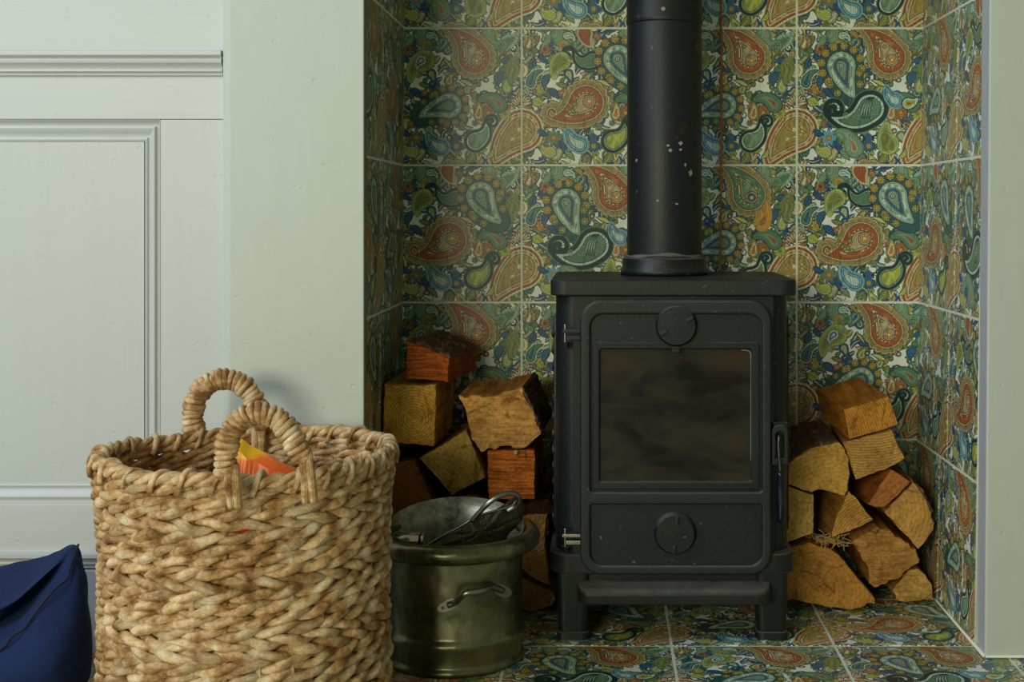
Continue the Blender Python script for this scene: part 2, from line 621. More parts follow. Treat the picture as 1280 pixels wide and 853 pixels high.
def spine(c, t, bend=0.25, curl=0.0, n=26):
    c, t = np.array(c), np.array(t)
    d = t - c
    nrm = np.array((-d[1], d[0]))
    q = (c + t) / 2 + nrm * bend
    s = np.linspace(0, 1, n)[:, None]
    P = (1 - s) ** 2 * c + 2 * s * (1 - s) * q + s * s * t
    if curl:
        # little spiral beyond the tip
        L = np.linalg.norm(d)
        tan = (t - q) / np.linalg.norm(t - q)
        ang = math.atan2(tan[1], tan[0])
        sg = 1 if curl > 0 else -1
        r = abs(curl) * L
        cc = t + np.array((math.cos(ang + sg * math.pi / 2), math.sin(ang + sg * math.pi / 2))) * r
        a0 = math.atan2(t[1] - cc[1], t[0] - cc[0])
        k = np.linspace(0, 1, 14)[1:, None]
        a = a0 + sg * k * 4.3
        Q = cc + np.hstack([np.cos(a), np.sin(a)]) * r * (1 - 0.55 * k)
        P = np.vstack([P, Q])
    return P


def paisley(img, c, r, t, layers, bend=0.25, curl=0.0, p=0.8, tipr=0.06, scal=None, dots=None):
    P = spine(c, t, bend, curl)
    n0 = 26
    s = np.linspace(0, 1, n0)
    rad = r * ((1 - s) ** p * (1 - tipr) + tipr)
    if len(P) > n0: rad = np.concatenate([rad, np.linspace(rad[-1], rad[-1] * 1.6, len(P) - n0)])
    ctr = (P.min(0) + P.max(0)) / 2
    R = (P.max(0) - P.min(0)).max() / 2 + r * 1.75
    idx, X, Y = region(img, ctr[0], ctr[1], R)
    D = np.full(X.shape, 9.0)
    K = np.zeros(X.shape)
    for k, ((x, y), q) in enumerate(zip(P, rad)):
        d = np.hypot(X - x, Y - y) - q
        m = d < D
        D[m] = d[m]
        K[m] = k
    A = np.arctan2(Y - c[1], X - c[0])
    arc = A * r + K / n0 * np.linalg.norm(np.array(t) - np.array(c)) * np.sign(np.sin(A - math.atan2(t[1] - c[1], t[0] - c[0])) + 1e-9)
    Dn = D / r
    if scal:
        w, cnt, c1, c2 = scal
        am = np.abs(np.sin(arc / r * cnt / 2))
        sc = 0.62 + 0.38 * np.sqrt(am)
        lay(img, idx, Dn < w * sc + 0.05, 'brown')
        lay(img, idx, Dn < w * sc, c1)
        lay(img, idx, Dn < w * 0.72 * sc, 'brown')
        lay(img, idx, Dn < w * 0.66 * sc, c2)
        lay(img, idx, (Dn < w * 0.5 * sc) & (am > 0.55), 'olive')
    for d, col in layers:
        lay(img, idx, Dn < d, col)
    for dd in (dots or []):
        d0, d1, cnt, col = dd
        lay(img, idx, (Dn < d0) & (Dn > d1) & (np.sin(arc / r * cnt) > 0.25), col)
    return idx, X, Y, Dn


def disc(img, c, r, layers):
    idx, X, Y = region(img, c[0], c[1], r * 1.3)
    D = np.hypot(X - c[0], Y - c[1]) / r
    for d, col in layers: lay(img, idx, D < d, col)


def flower(img, c, r, n, pet, mid, edge='brown', rot=0.0, sharp_=0.5):
    idx, X, Y = region(img, c[0], c[1], r * 1.3)
    D = np.hypot(X - c[0], Y - c[1]) / r
    A = np.arctan2(Y - c[1], X - c[0]) + rot
    pt = np.abs(np.cos(A * n / 2)) ** sharp_
    lay(img, idx, D < 0.45 + 0.62 * pt, edge)
    lay(img, idx, D < 0.30 + 0.62 * pt, pet)
    lay(img, idx, (D < 0.75) & (D > 0.3) & (np.abs(np.sin(A * n / 2)) < 0.16), edge)
    lay(img, idx, D < 0.32, edge)
    lay(img, idx, D < 0.26, mid)


def leaf(img, a, b, w, col, edge='dark', bend=0.12, vein=None):
    a, b = np.array(a, float), np.array(b, float)
    d = b - a
    L = np.linalg.norm(d)
    u = d / L
    v = np.array((-u[1], u[0]))
    c = (a + b) / 2
    idx, X, Y = region(img, c[0], c[1], L * 0.62 + w)
    S_ = ((X - a[0]) * u[0] + (Y - a[1]) * u[1]) / L
    T_ = ((X - a[0]) * v[0] + (Y - a[1]) * v[1]) - bend * L * 4 * S_ * (1 - S_)
    W_ = w * np.sin(np.clip(S_, 0, 1) ** 0.8 * math.pi)
    e = 0.006
    ok = (S_ > 0) & (S_ < 1)
    lay(img, idx, ok & (np.abs(T_) < W_ + e * 0.6), edge)
    lay(img, idx, ok & (np.abs(T_) < W_ - e * 0.3), col)
    if vein: lay(img, idx, ok & (np.abs(T_) < 0.003) & (S_ < 0.85), vein)


def hook(img, c, r, a0, turns, w, col):
    """a spiral scroll"""
    idx, X, Y = region(img, c[0], c[1], r * 1.3)
    k = np.linspace(0, 1, 30)
    D = np.full(X.shape, 9.0)
    for q in k:
        a = a0 + turns * 2 * math.pi * q
        rr2 = r * (1 - 0.8 * q)
        D = np.minimum(D, np.hypot(X - c[0] - rr2 * math.cos(a), Y - c[1] - rr2 * math.sin(a)) - w * (1 - 0.5 * q))
    lay(img, idx, D < 0, col)


ORANGE_L = [(0.10, 'brown'), (0.07, 'peach'), (0.0, 'brown'), (-0.03, 'rust'), (-0.44, 'brown'), (-0.48, 'cream'), (-0.53, 'brown'), (-0.57, 'tan')]
GREEN_L = [(0.10, 'brown'), (0.07, 'peach'), (0.0, 'dark'), (-0.03, 'green'), (-0.44, 'brown'), (-0.48, 'mustard'), (-0.53, 'sage')]


def big_orange(img, c, r, t, bend, curl=0.0, lays=ORANGE_L, eye='ochre'):
    paisley(img, c, r, t, lays, bend, curl, 1.0, 0.05, (0.46, 17, 'tan', 'mustard'),
            [(-0.18, -0.30, 11, 'rust2' if lays is ORANGE_L else 'sage'), (-0.34, -0.41, 16, 'cream')])
    e = (c[0] * 1.0 + (c[0] - t[0]) * 0.10, c[1] + (c[1] - t[1]) * 0.10)
    disc(img, e, r * 0.36, [(1.15, 'brown'), (1.0, 'tan'), (0.8, 'brown'), (0.72, eye), (0.4, 'rust'), (0.28, 'cream')])
    m = (c[0] * 0.55 + t[0] * 0.45, c[1] * 0.55 + t[1] * 0.45)
    for k_, sd in ((0.30, 0.10), (0.42, -0.05), (0.54, 0.04), (0.36, -0.16)):
        dx_, dy_ = t[0] - c[0], t[1] - c[1]
        flower(img, (c[0] + dx_ * k_ - dy_ * sd, c[1] + dy_ * k_ + dx_ * sd), r * 0.15, 6, 'olive', 'cream', 'brown')


def medallion(img, c, r, t, bend):
    a0 = math.atan2(t[1] - c[1], t[0] - c[0])
    P = spine(c, t, bend)
    paisley(img, c, r * 1.42, t, [(0.16, 'dark'), (0.12, 'teal')], bend, 0, 0.6, 0.35)
    L = np.linalg.norm(np.array(t) - np.array(c))
    for i in range(9):
        a = a0 + math.pi + (i - 4) * 0.52
        flower(img, (c[0] + r * 1.48 * math.cos(a), c[1] + r * 1.48 * math.sin(a)), r * 0.34, 8, 'ochre', 'lime', 'dark')
    for k in (0.4, 0.75):
        for sg in (-1, 1):
            q = P[int(k * 25)]
            w = r * (1.45 - 0.75 * k)
            flower(img, (q[0] + sg * w * math.sin(a0) * -1, q[1] + sg * w * math.cos(a0)), r * 0.32, 8, 'mustard', 'lime', 'dark')
    paisley(img, c, r, t, [(0.08, 'dark'), (0.03, 'mint'), (-0.06, 'sage'), (-0.10, 'pale'), (-0.34, 'green'), (-0.40, 'mustard'),
                           (-0.44, 'blue2'), (-0.64, 'mustard'), (-0.68, 'sage')], bend, 0, 0.75, 0.05, None,
            [(-0.14, -0.30, 9, 'sage')])
    disc(img, c, r * 0.17, [(1, 'dark'), (0.75, 'pale'), (0.4, 'blue')])
    disc(img, (c[0] * .75 + t[0] * .25, c[1] * .75 + t[1] * .25), r * 0.12, [(1, 'dark'), (0.75, 'pale'), (0.4, 'blue')])


def curl_paisley(img, c, r, t, bend, curl, body='sage', rim='dark', inner='pale', w=0.16):
    idx, X, Y, Dn = paisley(img, c, r, t, [(0.16, 'green'), (0.09, rim), (-w, inner), (-w - 0.14, rim), (-w - 0.18, body)], bend, curl, 0.85, 0.16)
    return idx, X, Y, Dn


def tile_image(variant):
    R = np.random.RandomState(5)
    img = np.empty((NT, NT, 3))
    img[:] = C['white']
    # small filling: leaves, scrolls, dots, flowers, little paisleys (the same ones on every tile)
    cols = ['sage', 'green', 'blue2', 'olive', 'lime', 'mustard', 'blue', 'green', 'sage', 'olive', 'sage', 'green', 'blue2', 'rust2', 'mint', 'olive', 'blue', 'peach']
    g = 18
    cells = [(i, j) for i in range(g) for j in range(g)]
    R.shuffle(cells)
    for i, j in cells + cells[:90]:
        x, y = (i + R.rand()) / g, (j + R.rand()) / g
        k = R.rand()
        c1 = cols[R.randint(len(cols))]
        if k < 0.40:
            a = R.rand() * 6.28
            L = 0.06 + 0.06 * R.rand()
            leaf(img, (x, y), (x + L * math.cos(a), y + L * math.sin(a)), 0.013 + 0.012 * R.rand(), c1, 'dark', R.uniform(-.25, .25), 'cream' if R.rand() < .4 else None)
        elif k < 0.58:
            a = R.rand() * 6.28
            r = 0.022 + 0.016 * R.rand()
            paisley(img, (x, y), r, (x + 2.3 * r * math.cos(a), y + 2.3 * r * math.sin(a)),
                    [(0.2, 'dark'), (0.05, c1), (-0.4, 'cream'), (-0.55, cols[R.randint(len(cols))])], R.uniform(-.5, .5), R.choice([0, 0.3, -0.3]), 0.8, 0.1)
        elif k < 0.78:
            flower(img, (x, y), 0.024 + 0.014 * R.rand(), R.randint(5, 10), c1, cols[R.randint(len(cols))], 'brown', R.rand() * 6, 0.6)
        elif k < 0.9:
            hook(img, (x, y), 0.026, R.rand() * 6.28, R.choice([-1, 1]) * 0.9, 0.006, 'dark' if R.rand() < .5 else c1)
        else:
            disc(img, (x, y), 0.02, [(1, 'dark'), (0.7, c1), (0.4, 'white'), (0.2, 'rust')])
    # named motifs, the same on every variant
    flower(img, (0.055, 0.10), 0.055, 9, 'tan', 'olive', 'brown', 0.3)
    paisley(img, (0.05, 0.13), 0.022, (0.05, 0.05), [(0.2, 'brown'), (0.0, 'mustard'), (-.4, 'cream')])
    flower(img, (0.17, 0.155), 0.042, 9, 'rust2', 'brown', 'brown')
    leaf(img, (0.06, 0.30), (0.09, 0.20), 0.024, 'blue2', 'dark', 0.1, 'dark')
    leaf(img, (0.12, 0.20), (0.20, 0.26), 0.02, 'blue2', 'dark', 0.0, 'dark')
    disc(img, (-0.005, 0.31), 0.055, [(1, 'olive'), (0.9, 'cream'), (0.55, 'tan'), (0.42, 'cream')])
    paisley(img, (0.065, 0.40), 0.035, (0.15, 0.31), [(0.25, 'pale'), (0.02, 'dark'), (-0.12, 'green'), (-0.6, 'blue')], -0.35, 0, 0.7, 0.2)
    flower(img, (0.145, 0.44), 0.048, 8, 'orange' if variant in 'BE' else 'lime', 'ochre', 'brown')
    leaf(img, (0.22, 0.33), (0.17, 0.46), 0.025, 'blue2', 'dark', 0.2)
    leaf(img, (0.19, 0.44), (0.27, 0.52), 0.024, 'blue', 'dark', -0.1)
    disc(img, (0.02, 0.47), 0.026, [(1, 'dark'), (0.85, 'mint'), (0.3, 'green')])
    for a in range(9):
        q = math.radians(195 + a * 19)
        leaf(img, (0.0, 0.56), (0.0 + 0.085 * math.cos(q), 0.56 + 0.085 * math.sin(q)), 0.010, 'cream', 'brown', 0)
    leaf(img, (0.08, 0.52), (0.16, 0.56), 0.035, 'lime', 'dark', 0, 'olive')
    # rust leaf-shaped paisley, half on this tile and half on the next
    paisley(img, (1.00, 0.745), 0.135, (0.80, 0.985), [(0.20, 'cream'), (0.10, 'brown'), (0.08, 'rust'), (-0.04, 'cream'), (-0.08, 'tan'),
            (-0.22, 'cream'), (-0.26, 'brown'), (-0.30, 'mustard')], 0.16, 0, 0.7, 0.03, None,
            [(-0.10, -0.20, 12, 'rust2'), (-0.42, -0.52, 9, 'rust2'), (-0.66, -0.76, 9, 'cream')])
    disc(img, (0.985, 0.74), 0.045, [(1, 'rust2'), (0.85, 'mustard'), (0.55, 'rust2'), (0.4, 'cream')])
    flower(img, (0.235, 0.80), 0.062, 9, 'sky' if variant == 'B' else 'olive', 'orange', 'blue2', 0.2)
    leaf(img, (0.12, 0.74), (0.20, 0.78), 0.022, 'blue', 'dark', 0.1)
    leaf(img, (0.27, 0.82), (0.31, 0.91), 0.020, 'blue', 'dark', -0.1)
    curl_paisley(img, (0.21, 0.905), 0.04, (0.15, 0.855), -0.5, 0, 'lime', 'olive', 'cream', 0.1)
    disc(img, (0.345, 0.885), 0.018, [(1, 'blue'), (0.6, 'white'), (0.35, 'blue')])
    # blue vase with scrolls
    disc(img, (0.525, 0.86), 0.042, [(1, 'dark'), (0.92, 'blue2'), (0.5, 'olive'), (0.35, 'ochre')])
    leaf(img, (0.48, 0.80), (0.57, 0.80), 0.028, 'blue2', 'blue2', 0)
    hook(img, (0.47, 0.80), 0.025, 0.8, -0.9, 0.007, 'dark')
    hook(img, (0.575, 0.80), 0.025, 2.3, 0.9, 0.007, 'dark')
    leaf(img, (0.60, 0.985), (0.64, 0.88), 0.032, 'olive', 'dark', 0.2, 'lime')
    leaf(img, (0.74, 0.95), (0.79, 0.87), 0.018, 'lime', 'dark', 0.2)
    flower(img, (0.88, 0.625), 0.046, 8, 'lime', 'olive', 'olive')
    flower(img, (0.755, 0.615), 0.055, 9, 'rust2', 'orange', 'brown')
    paisley(img, (0.685, 0.635), 0.034, (0.675, 0.52), [(0.15, 'brown'), (0.0, 'mustard'), (-.35, 'cream'), (-.55, 'rust2')], 0.2)
    paisley(img, (0.84, 0.56), 0.055, (0.70, 0.52), [(0.1, 'dark'), (0.0, 'green'), (-.5, 'sage'), (-.75, 'rust')], 0.4, 0, 0.7, 0.35)
    leaf(img, (0.86, 0.32), (0.83, 0.42), 0.034, 'blue2', 'dark', 0.15)
    leaf(img, (0.85, 0.245), (0.92, 0.225), 0.022, 'blue2', 'dark', 0)
    hook(img, (0.935, 0.15), 0.022, 0.5, 0.9, 0.008, 'dark')
    leaf(img, (0.955, 0.20), (0.93, 0.42), 0.05, 'olive', 'green', 0.05, 'sage')
    paisley(img, (0.90, 0.10), 0.05, (0.97, 0.03), [(0.1, 'sage'), (0.0, 'mint'), (-0.3, 'sage'), (-0.5, 'green')], 0.2)
    for k, (x, y) in enumerate([(0.27, 0.05), (0.76, 0.05)]):
        curl_paisley(img, (x, y), 0.048, (x + 0.09, y + 0.05), 0.7, 0.3, 'sage', 'green', 'sage', 0.05)
    paisley(img, (0.33, 0.055), 0.024, (0.385, 0.09), [(0.3, 'dark'), (0.1, 'pale'), (-0.4, 'green'), (-0.6, 'pale')], -0.5, 0, 0.8, 0.2)
    leaf(img, (0.15, 0.13), (0.21, 0.04), 0.022, 'sage', 'green', 0.1)
    flower(img, (0.30, 0.12), 0.04, 8, 'mustard', 'orange', 'olive')
    # what sets the four prints apart
    if variant in 'AE':
        curl_paisley(img, (0.29, 0.235), 0.07, (0.19, 0.38), 0.35, 0, 'olive', 'lime', 'sage', 0.12)
        paisley(img, (0.27, 0.235), 0.03, (0.24, 0.30), [(0.1, 'pale'), (-0.3, 'blue'), (-0.6, 'pale')], 0.3)
        medallion(img, (0.47, 0.565), 0.088, (0.26, 0.645), 0.12)
        if variant == 'A': big_orange(img, (0.655, 0.215), 0.113, (0.47, 0.01), 0.22)
        else:
            big_orange(img, (0.655, 0.215), 0.113, (0.47, 0.01), 0.22, 0, GREEN_L, 'blue2')
            paisley(img, (0.75, 0.42), 0.045, (0.78, 0.29), [(0.4, 'orange'), (0.0, 'ochre'), (-0.5, 'rust2')], 0.2)
        curl_paisley(img, (0.665, 0.825), 0.075, (0.74, 0.69), 0.42, 0.28, 'sage' if variant == 'A' else 'olive', 'dark', 'pale')
        paisley(img, (0.415, 0.87), 0.05, (0.32, 0.76), [(0.35, 'sky'), (0.05, 'dark'), (-0.05, 'sky'), (-0.3, 'blue2'), (-0.4, 'pale')], -0.3)
    if variant == 'B':
        medallion(img, (0.325, 0.275), 0.10, (0.415, 0.50), 0.12)
        big_orange(img, (0.675, 0.215), 0.113, (0.49, 0.01), 0.22)
        idx, X, Y, Dn = curl_paisley(img, (0.535, 0.585), 0.12, (0.245, 0.645), -0.42, 0.21, 'green', 'dark', 'pale', 0.17)
        for (x, y, r) in ((0.59, 0.535, .036), (0.57, 0.60, .034), (0.44, 0.62, .042), (0.36, 0.635, .024)):
            hook(img, (x, y), r, 1.0, 1.6, 0.005, 'sage')
        for k in range(4):
            leaf(img, (0.47 + .02 * k, 0.66), (0.53 + .012 * k, 0.50), 0.007, 'mint', 'dark', -0.1)
        curl_paisley(img, (0.665, 0.845), 0.07, (0.655, 0.70), -0.2, 0, 'olive', 'lime', 'sage', 0.12)
        paisley(img, (0.72, 0.53), 0.045, (0.655, 0.43), [(0.35, 'sky'), (0.05, 'dark'), (-0.05, 'sky'), (-0.3, 'blue2'), (-0.4, 'pale')], -0.3)
        paisley(img, (0.81, 0.55), 0.04, (0.88, 0.51), [(0.2, 'dark'), (0.0, 'pale'), (-.3, 'lime'), (-.7, 'rust')], 0.3)
        paisley(img, (0.42, 0.88), 0.062, (0.30, 0.76), [(0.15, 'green'), (-0.05, 'sage'), (-.6, 'mint'), (-.75, 'rust2')], 0.3, 0, 0.6, 0.3)
    if variant == 'C':
        big_orange(img, (0.47, 0.545), 0.122, (0.225, 0.655), -0.22, 0.14)
        curl_paisley(img, (0.52, 0.235), 0.062, (0.385, 0.17), -0.62, -0.30, 'green', 'dark', 'sage', 0.18)
        medallion(img, (0.70, 0.225), 0.10, (0.845, 0.415), 0.15)
        curl_paisley(img, (0.29, 0.24), 0.06, (0.24, 0.36), 0.35, 0, 'olive', 'lime', 'sage', 0.12)
        curl_paisley(img, (0.665, 0.825), 0.078, (0.75, 0.69), 0.42, 0.28, 'lime', 'dark', 'sage')
        paisley(img, (0.425, 0.85), 0.05, (0.34, 0.75), [(0.4, 'sky'), (0.05, 'dark'), (-0.05, 'sky'), (-0.3, 'blue2'), (-0.4, 'pale')], -0.3, 0, 0.6, 0.2)
        paisley(img, (0.46, 0.04), 0.05, (0.50, 0.13), [(0.2, 'tan'), (0.05, 'cream'), (-.05, 'rust')], 0.2)
    # fine engraved line work and the mottling of the ink
    yy, xx = np.mgrid[0:NT, 0:NT] / NT
    tw = 2 * math.pi
    f1 = np.sin(tw * (46 * xx + 3 * np.sin(tw * 3 * yy) + 2 * np.sin(tw * 5 * xx))) * np.sin(tw * (46 * yy + 3 * np.sin(tw * 4 * xx)))
    f2 = np.sin(tw * (17 * xx + 2 * np.sin(tw * 6 * yy + 1))) * np.sin(tw * (19 * yy + 2 * np.sin(tw * 5 * xx)))
    white = (img.min(axis=2) > 0.7)[..., None]
    k = (1 - 0.5 * (f1 > 0.5) + 0.40 * (f1 < -0.6) - 0.12 * (f2 > 0.3))[..., None]
    img = np.where(white, img * (1 - 0.05 * (f2 > 0.5))[..., None], img * k)
    grey = img.mean(axis=2, keepdims=True)
    return np.clip(grey + (img - grey) * 0.92, 0, 1)


TILE_MATS = {}
for vname in 'ABCE':
    arr = tile_image(vname)
    im = bpy.data.images.new('tile_print_' + vname, NT, NT, alpha=False)
    im.colorspace_settings.name = 'sRGB'
    lin = np.clip(arr, 0, 1)
    srgb = np.where(lin <= 0.0031308, lin * 12.92, 1.055 * lin ** (1 / 2.4) - 0.055)
    rgba = np.ones((NT, NT, 4), dtype=np.float32)
    rgba[..., :3] = srgb[::-1]
    im.pixels.foreach_set(rgba.ravel())
    im.update()
    im.pack()
    m, nt, b = nmat('paisley_ceramic_' + vname)
    tx = nt.nodes.new('ShaderNodeTexImage')
    tx.image = im
    tc = nt.nodes.new('ShaderNodeTexCoord')
    nt.links.new(tc.outputs['UV'], tx.inputs[0])
    f = noise_tex(nt, coords(nt), 120, 4)
    setc(nt, b, mixc(nt, 0.35, tx.outputs[0], ramp(nt, f, [(0.3, (0.6, 0.6, 0.55)), (0.6, (1, 1, 1))]), 'MULTIPLY'))
    b.inputs['Roughness'].default_value = 0.34
    b.inputs['Specular IOR Level'].default_value = 0.45
    bump(nt, b, noise_tex(nt, coords(nt), 18, 2), 0.05, 0.002)
    TILE_MATS[vname] = m

_tile_cache = {}
GAP = 0.0040


def tile(parent, loc, rot, w, h, u0, v0, variant, ts=0.25):
    """one tile, local x right, z up, face towards -y; (u0, v0) is where the cut piece starts in the print"""
    key = (round(w, 4), round(h, 4), round(u0, 3), round(v0, 3), variant)
    me = _tile_cache.get(key)
    if me is None:
        g, bv, th = GAP / 2, 0.0012, 0.003
        vs, uv = [], []
        for (ins, y) in ((0, 0.0), (0, -th + bv * .7), (bv, -th)):
            for (x, z) in ((g + ins, g + ins), (w - g - ins, g + ins), (w - g - ins, h - g - ins), (g + ins, h - g - ins)):
                vs.append((x, y, z))
                uv.append((u0 + x / ts, v0 + z / ts))
        fs = [(8, 9, 10, 11)]
        for r in (0, 4):
            for i in range(4):
                j = (i + 1) % 4
                fs.append((r + i, r + j, r + 4 + j, r + 4 + i))
        me = bpy.data.meshes.new('tile')
        me.from_pydata(vs, [], fs)
        ul = me.uv_layers.new(name='UVMap')
        for l in me.loops: ul.data[l.index].uv = uv[l.vertex_index]
        me.materials.append(TILE_MATS[variant])
        _tile_cache[key] = me
    o = bpy.data.objects.new('tile', me)
    COL.objects.link(o)
    o.parent = parent
    o.location = loc
    o.rotation_euler = rot
    return o


# ------------------------------------------------------------------ the room shell
def slab(name, a, b, mat, loc=(0, 0, 0), roty=0.0, kind='structure'):
    bm = bmesh.new()
    add_box(bm, a, b)
    o = bmobj(name, bm, mat)
    o.location = loc
    o.rotation_euler = (0, roty, 0)
    if kind: o['kind'] = kind
    return o


XS = [-0.3586, -0.1458, 0.105, 0.3557, 0.60]
TOPZ = 1.5
wall_back = slab('wall_back', (-0.42, 0.0008, 0), (0.66, 0.10, TOPZ), M_GROUT)
rows_back = [['B', 'C', 'A', 'A'], ['A', 'B', 'C', 'B'], ['C', 'B', 'E', 'C'], ['A', 'C', 'A', 'B'], ['C', 'A', 'C', 'C'], ['A', 'B', 'A', 'B']]
# rows from the floor up
layout = [['C', 'A', 'B', 'C'], ['A', 'C', 'B', 'A'], ['C', 'B', 'E', 'C'], ['A', 'C', 'A', 'B'], ['B', 'A', 'C', 'A'], ['C', 'B', 'A', 'C']]
for r in range(6):
    for c in range(4):
        x0, x1 = XS[c], XS[c + 1]
        u0 = 0.0 if c else 1 - (x1 - x0) / 0.25
        if c == 0: x0 = -0.375; u0 = 1 - (x1 - x0) / 0.25
        tile(wall_back, (x0, 0.003, r * 0.25), (0, 0, 0), x1 - x0, 0.25, u0, 0.0, layout[r][c])

LEAN = 0.0150
wall_right = slab('wall_right', (0.0008, -0.400, 0), (0.09, 0.0, TOPZ), M_GROUT, (0.5695, 0, 0), LEAN)
wall_right['_local'] = 1
rl = [('B', 'A', .17), ('A', 'C', .25), ('C', 'B', .25), ('A', 'C', .25), ('B', 'A', .25), ('C', 'A', .25)]
rl[1] = ('A', 'C', 0.22)
for r, (a, b_, split) in enumerate(rl):
    for (y0, w, va, u0) in ((0.0, split, a, 1 - split / .25), (-split, 0.400 - split, b_, 0.0)):
        tile(wall_right, (0.003, y0, r * 0.25), (0, 0, -math.pi / 2), w, 0.25, u0, 0.0, va)
LEANL = 0.008
wall_left = slab('wall_left', (-0.09, -0.412, 0), (-0.0008, 0.0, TOPZ), M_GROUT, (-0.3660, 0, 0), LEANL)
wall_left['_local'] = 1
ll = [('C', 'A', .25), ('B', 'C', .25), ('A', 'C', .27), ('C', 'B', .25), ('A', 'B', .25), ('C', 'A', .25)]
for r, (a, b_, split) in enumerate(ll):
    split = min(split, .25)
    tile(wall_left, (-0.003, -split, r * 0.25), (0, 0, math.pi / 2), split, 0.25, 0.0, 0.0, a)
    tile(wall_left, (-0.003, -0.412, r * 0.25), (0, 0, math.pi / 2), 0.412 - split, 0.25, 1 - (0.412 - split) / .25, 0.0, b_)

floor = slab('floor', (-2.2, -2.6, -0.05), (1.3, 0.1, -0.0008), M_GROUT)
fx = [-1.1458 + 0.25 * 0, -0.8958, -0.6458, -0.3958, -0.1458 + 0.002, 0.107, 0.357, 0.607, 0.857, 1.107]
fy = [0.0, -0.146, -0.396, -0.646, -0.896, -1.146]
fl = 'CABCAECBACABCAB'
for j in range(5):
    for i in range(9):
        x0, x1, y1, y0 = fx[i], fx[i + 1], fy[j], fy[j + 1]
        tile(floor, (x0, y0, -0.003), (-math.pi / 2, 0, 0), x1 - x0, y1 - y0, 0.0, 0.0, 'ACAC'[(i + j) % 4] if j % 2 else 'BABC'[(i * 3 + j) % 4])

# plastered piers either side of the recess, added lintel over it
YF = -0.453


def prism(name, plan, z0, z1, mats, fm=None, parent=None, loc=(0, 0, 0), roty=0):
    n = len(plan)
    vs = [(x, y, z0) for x, y in plan] + [(x, y, z1) for x, y in plan]
    fs = [tuple(range(n))[::-1], tuple(range(n, 2 * n))]
    for i in range(n):
        j = (i + 1) % n
        fs.append((i, j, n + j, n + i))
    me = bpy.data.meshes.new(name)
    me.from_pydata(vs, [], fs)
    for m_ in mats: me.materials.append(m_)
    if fm:
        for k, q in fm.items(): me.polygons[2 + k].material_index = q
    o = bpy.data.objects.new(name, me)
    COL.objects.link(o)
    o.location = loc
    o.rotation_euler = (0, roty, 0)
    if parent: o.parent = parent
    return o


def soft(o, w, seg=3):
    md = o.modifiers.new('bevel', 'BEVEL')
    md.width = w
    md.segments = seg
    md.limit_method = 'ANGLE'
    md.angle_limit = math.radians(25)
    return o


# left pier: plan counter-clockwise
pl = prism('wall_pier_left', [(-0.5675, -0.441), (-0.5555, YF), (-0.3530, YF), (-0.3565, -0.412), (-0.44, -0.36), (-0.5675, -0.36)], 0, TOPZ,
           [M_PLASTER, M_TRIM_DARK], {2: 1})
pl['kind'] = 'structure'
soft(pl, 0.003)
pr = prism('wall_pier_right', [(0.5705, YF), (1.30, YF), (1.30, -0.36), (0.66, -0.36), (0.5735, -0.400)], 0, TOPZ,
           [M_PLASTER, M_TRIM], {4: 1}, roty=0.0075)
pr['kind'] = 'structure'
soft(pr, 0.003)
lin_ = slab('added_lintel', (-0.60, YF, 1.22), (1.30, 0.1, 1.6), M_PLASTER)  # out of view, added to keep the recess in shade
lin_.name = 'shade_lintel'

# thin pale bead of sealant where the tiles end and at the foot of the right pier
t1 = tube('trim_1', [(0.571, YF - 0.002, 0.003), (1.29, YF - 0.002, 0.003)], 0.0022, M_GROUT, None, 6)
t1['kind'] = 'structure'
t2 = tube('trim_2', [(0.5700, YF + 0.001, 0.003), (0.5712, -0.15, 0.003), (0.5700, -0.003, 0.003)], 0.0030, M_GROUT, None, 6)
t2['kind'] = 'structure'
tz = []
for z in (0.0, 1.2):
    tz.append((0.5718 + z * 0.0150, -0.3985, z))
t3 = tube('trim_3', tz, 0.0022, M_GROUT, None, 6, up=(1, 0, 0))
t3['kind'] = 'structure'

# ------------------------------------------------------------------ panelling, left of the pier
YP = -0.430
PX1 = -0.5690
panelling = slab('wall_panelling', (-2.2, YP + 0.014, 0), (PX1, YP + 0.05, TOPZ), M_PAINT_H)


def pz(py): return CAM_H - (py - VY) / 830.0
def pxx(px): return (px - VX) / 830.0


def board(name, x0, x1, z0, z1, y0, y1, mat, bev=0.001):
    bm = bmesh.new()
    add_box(bm, (x0, y0, z0), (x1, y1, z1), bev)
    return sharp(bmobj(name, bm, mat, panelling))


board('upper_board', -2.2, PX1, pz(66), TOPZ, YP, YP + 0.014, M_PAINT_H)
board('rail', -2.2, PX1, pz(149), pz(94), YP, YP + 0.014, M_PAINT_H)
board('stile', pxx(200), PX1, pz(632), pz(149.5), YP + 0.0006, YP + 0.014, M_PAINT_V)
board('rail', -2.2, PX1, pz(692), pz(632), YP, YP + 0.014, M_PAINT_H)
board('panel', -2.2, pxx(178), pz(607), pz(175), YP + 0.008, YP + 0.014, M_PAINT_V, 0)
board('skirting', -2.2, PX1, 0, pz(712), YP - 0.006, YP + 0.014, M_PAINT_H, 0.003)


def moulding(name, prof, path_fn, n, mat):
    """prof: (w, proud) pairs; path_fn(k, w) -> (x, z) of corner k at width w"""
    vs, fs = [], []
    m_ = len(prof)
    for k in range(n):
        for w, pr_ in prof:
            x, z = path_fn(k, w)
            vs.append((x, YP - pr_, z))
    for k in range(n - 1):
        for j in range(m_ - 1):
            fs.append((k * m_ + j, (k + 1) * m_ + j, (k + 1) * m_ + j + 1, k * m_ + j + 1))
    bm = bmesh.new()
    bv = [bm.verts.new(v) for v in vs]
    for f in fs: bm.faces.new([bv[i] for i in f])
    return sharp(bmobj(name, bm, mat, panelling), 30)


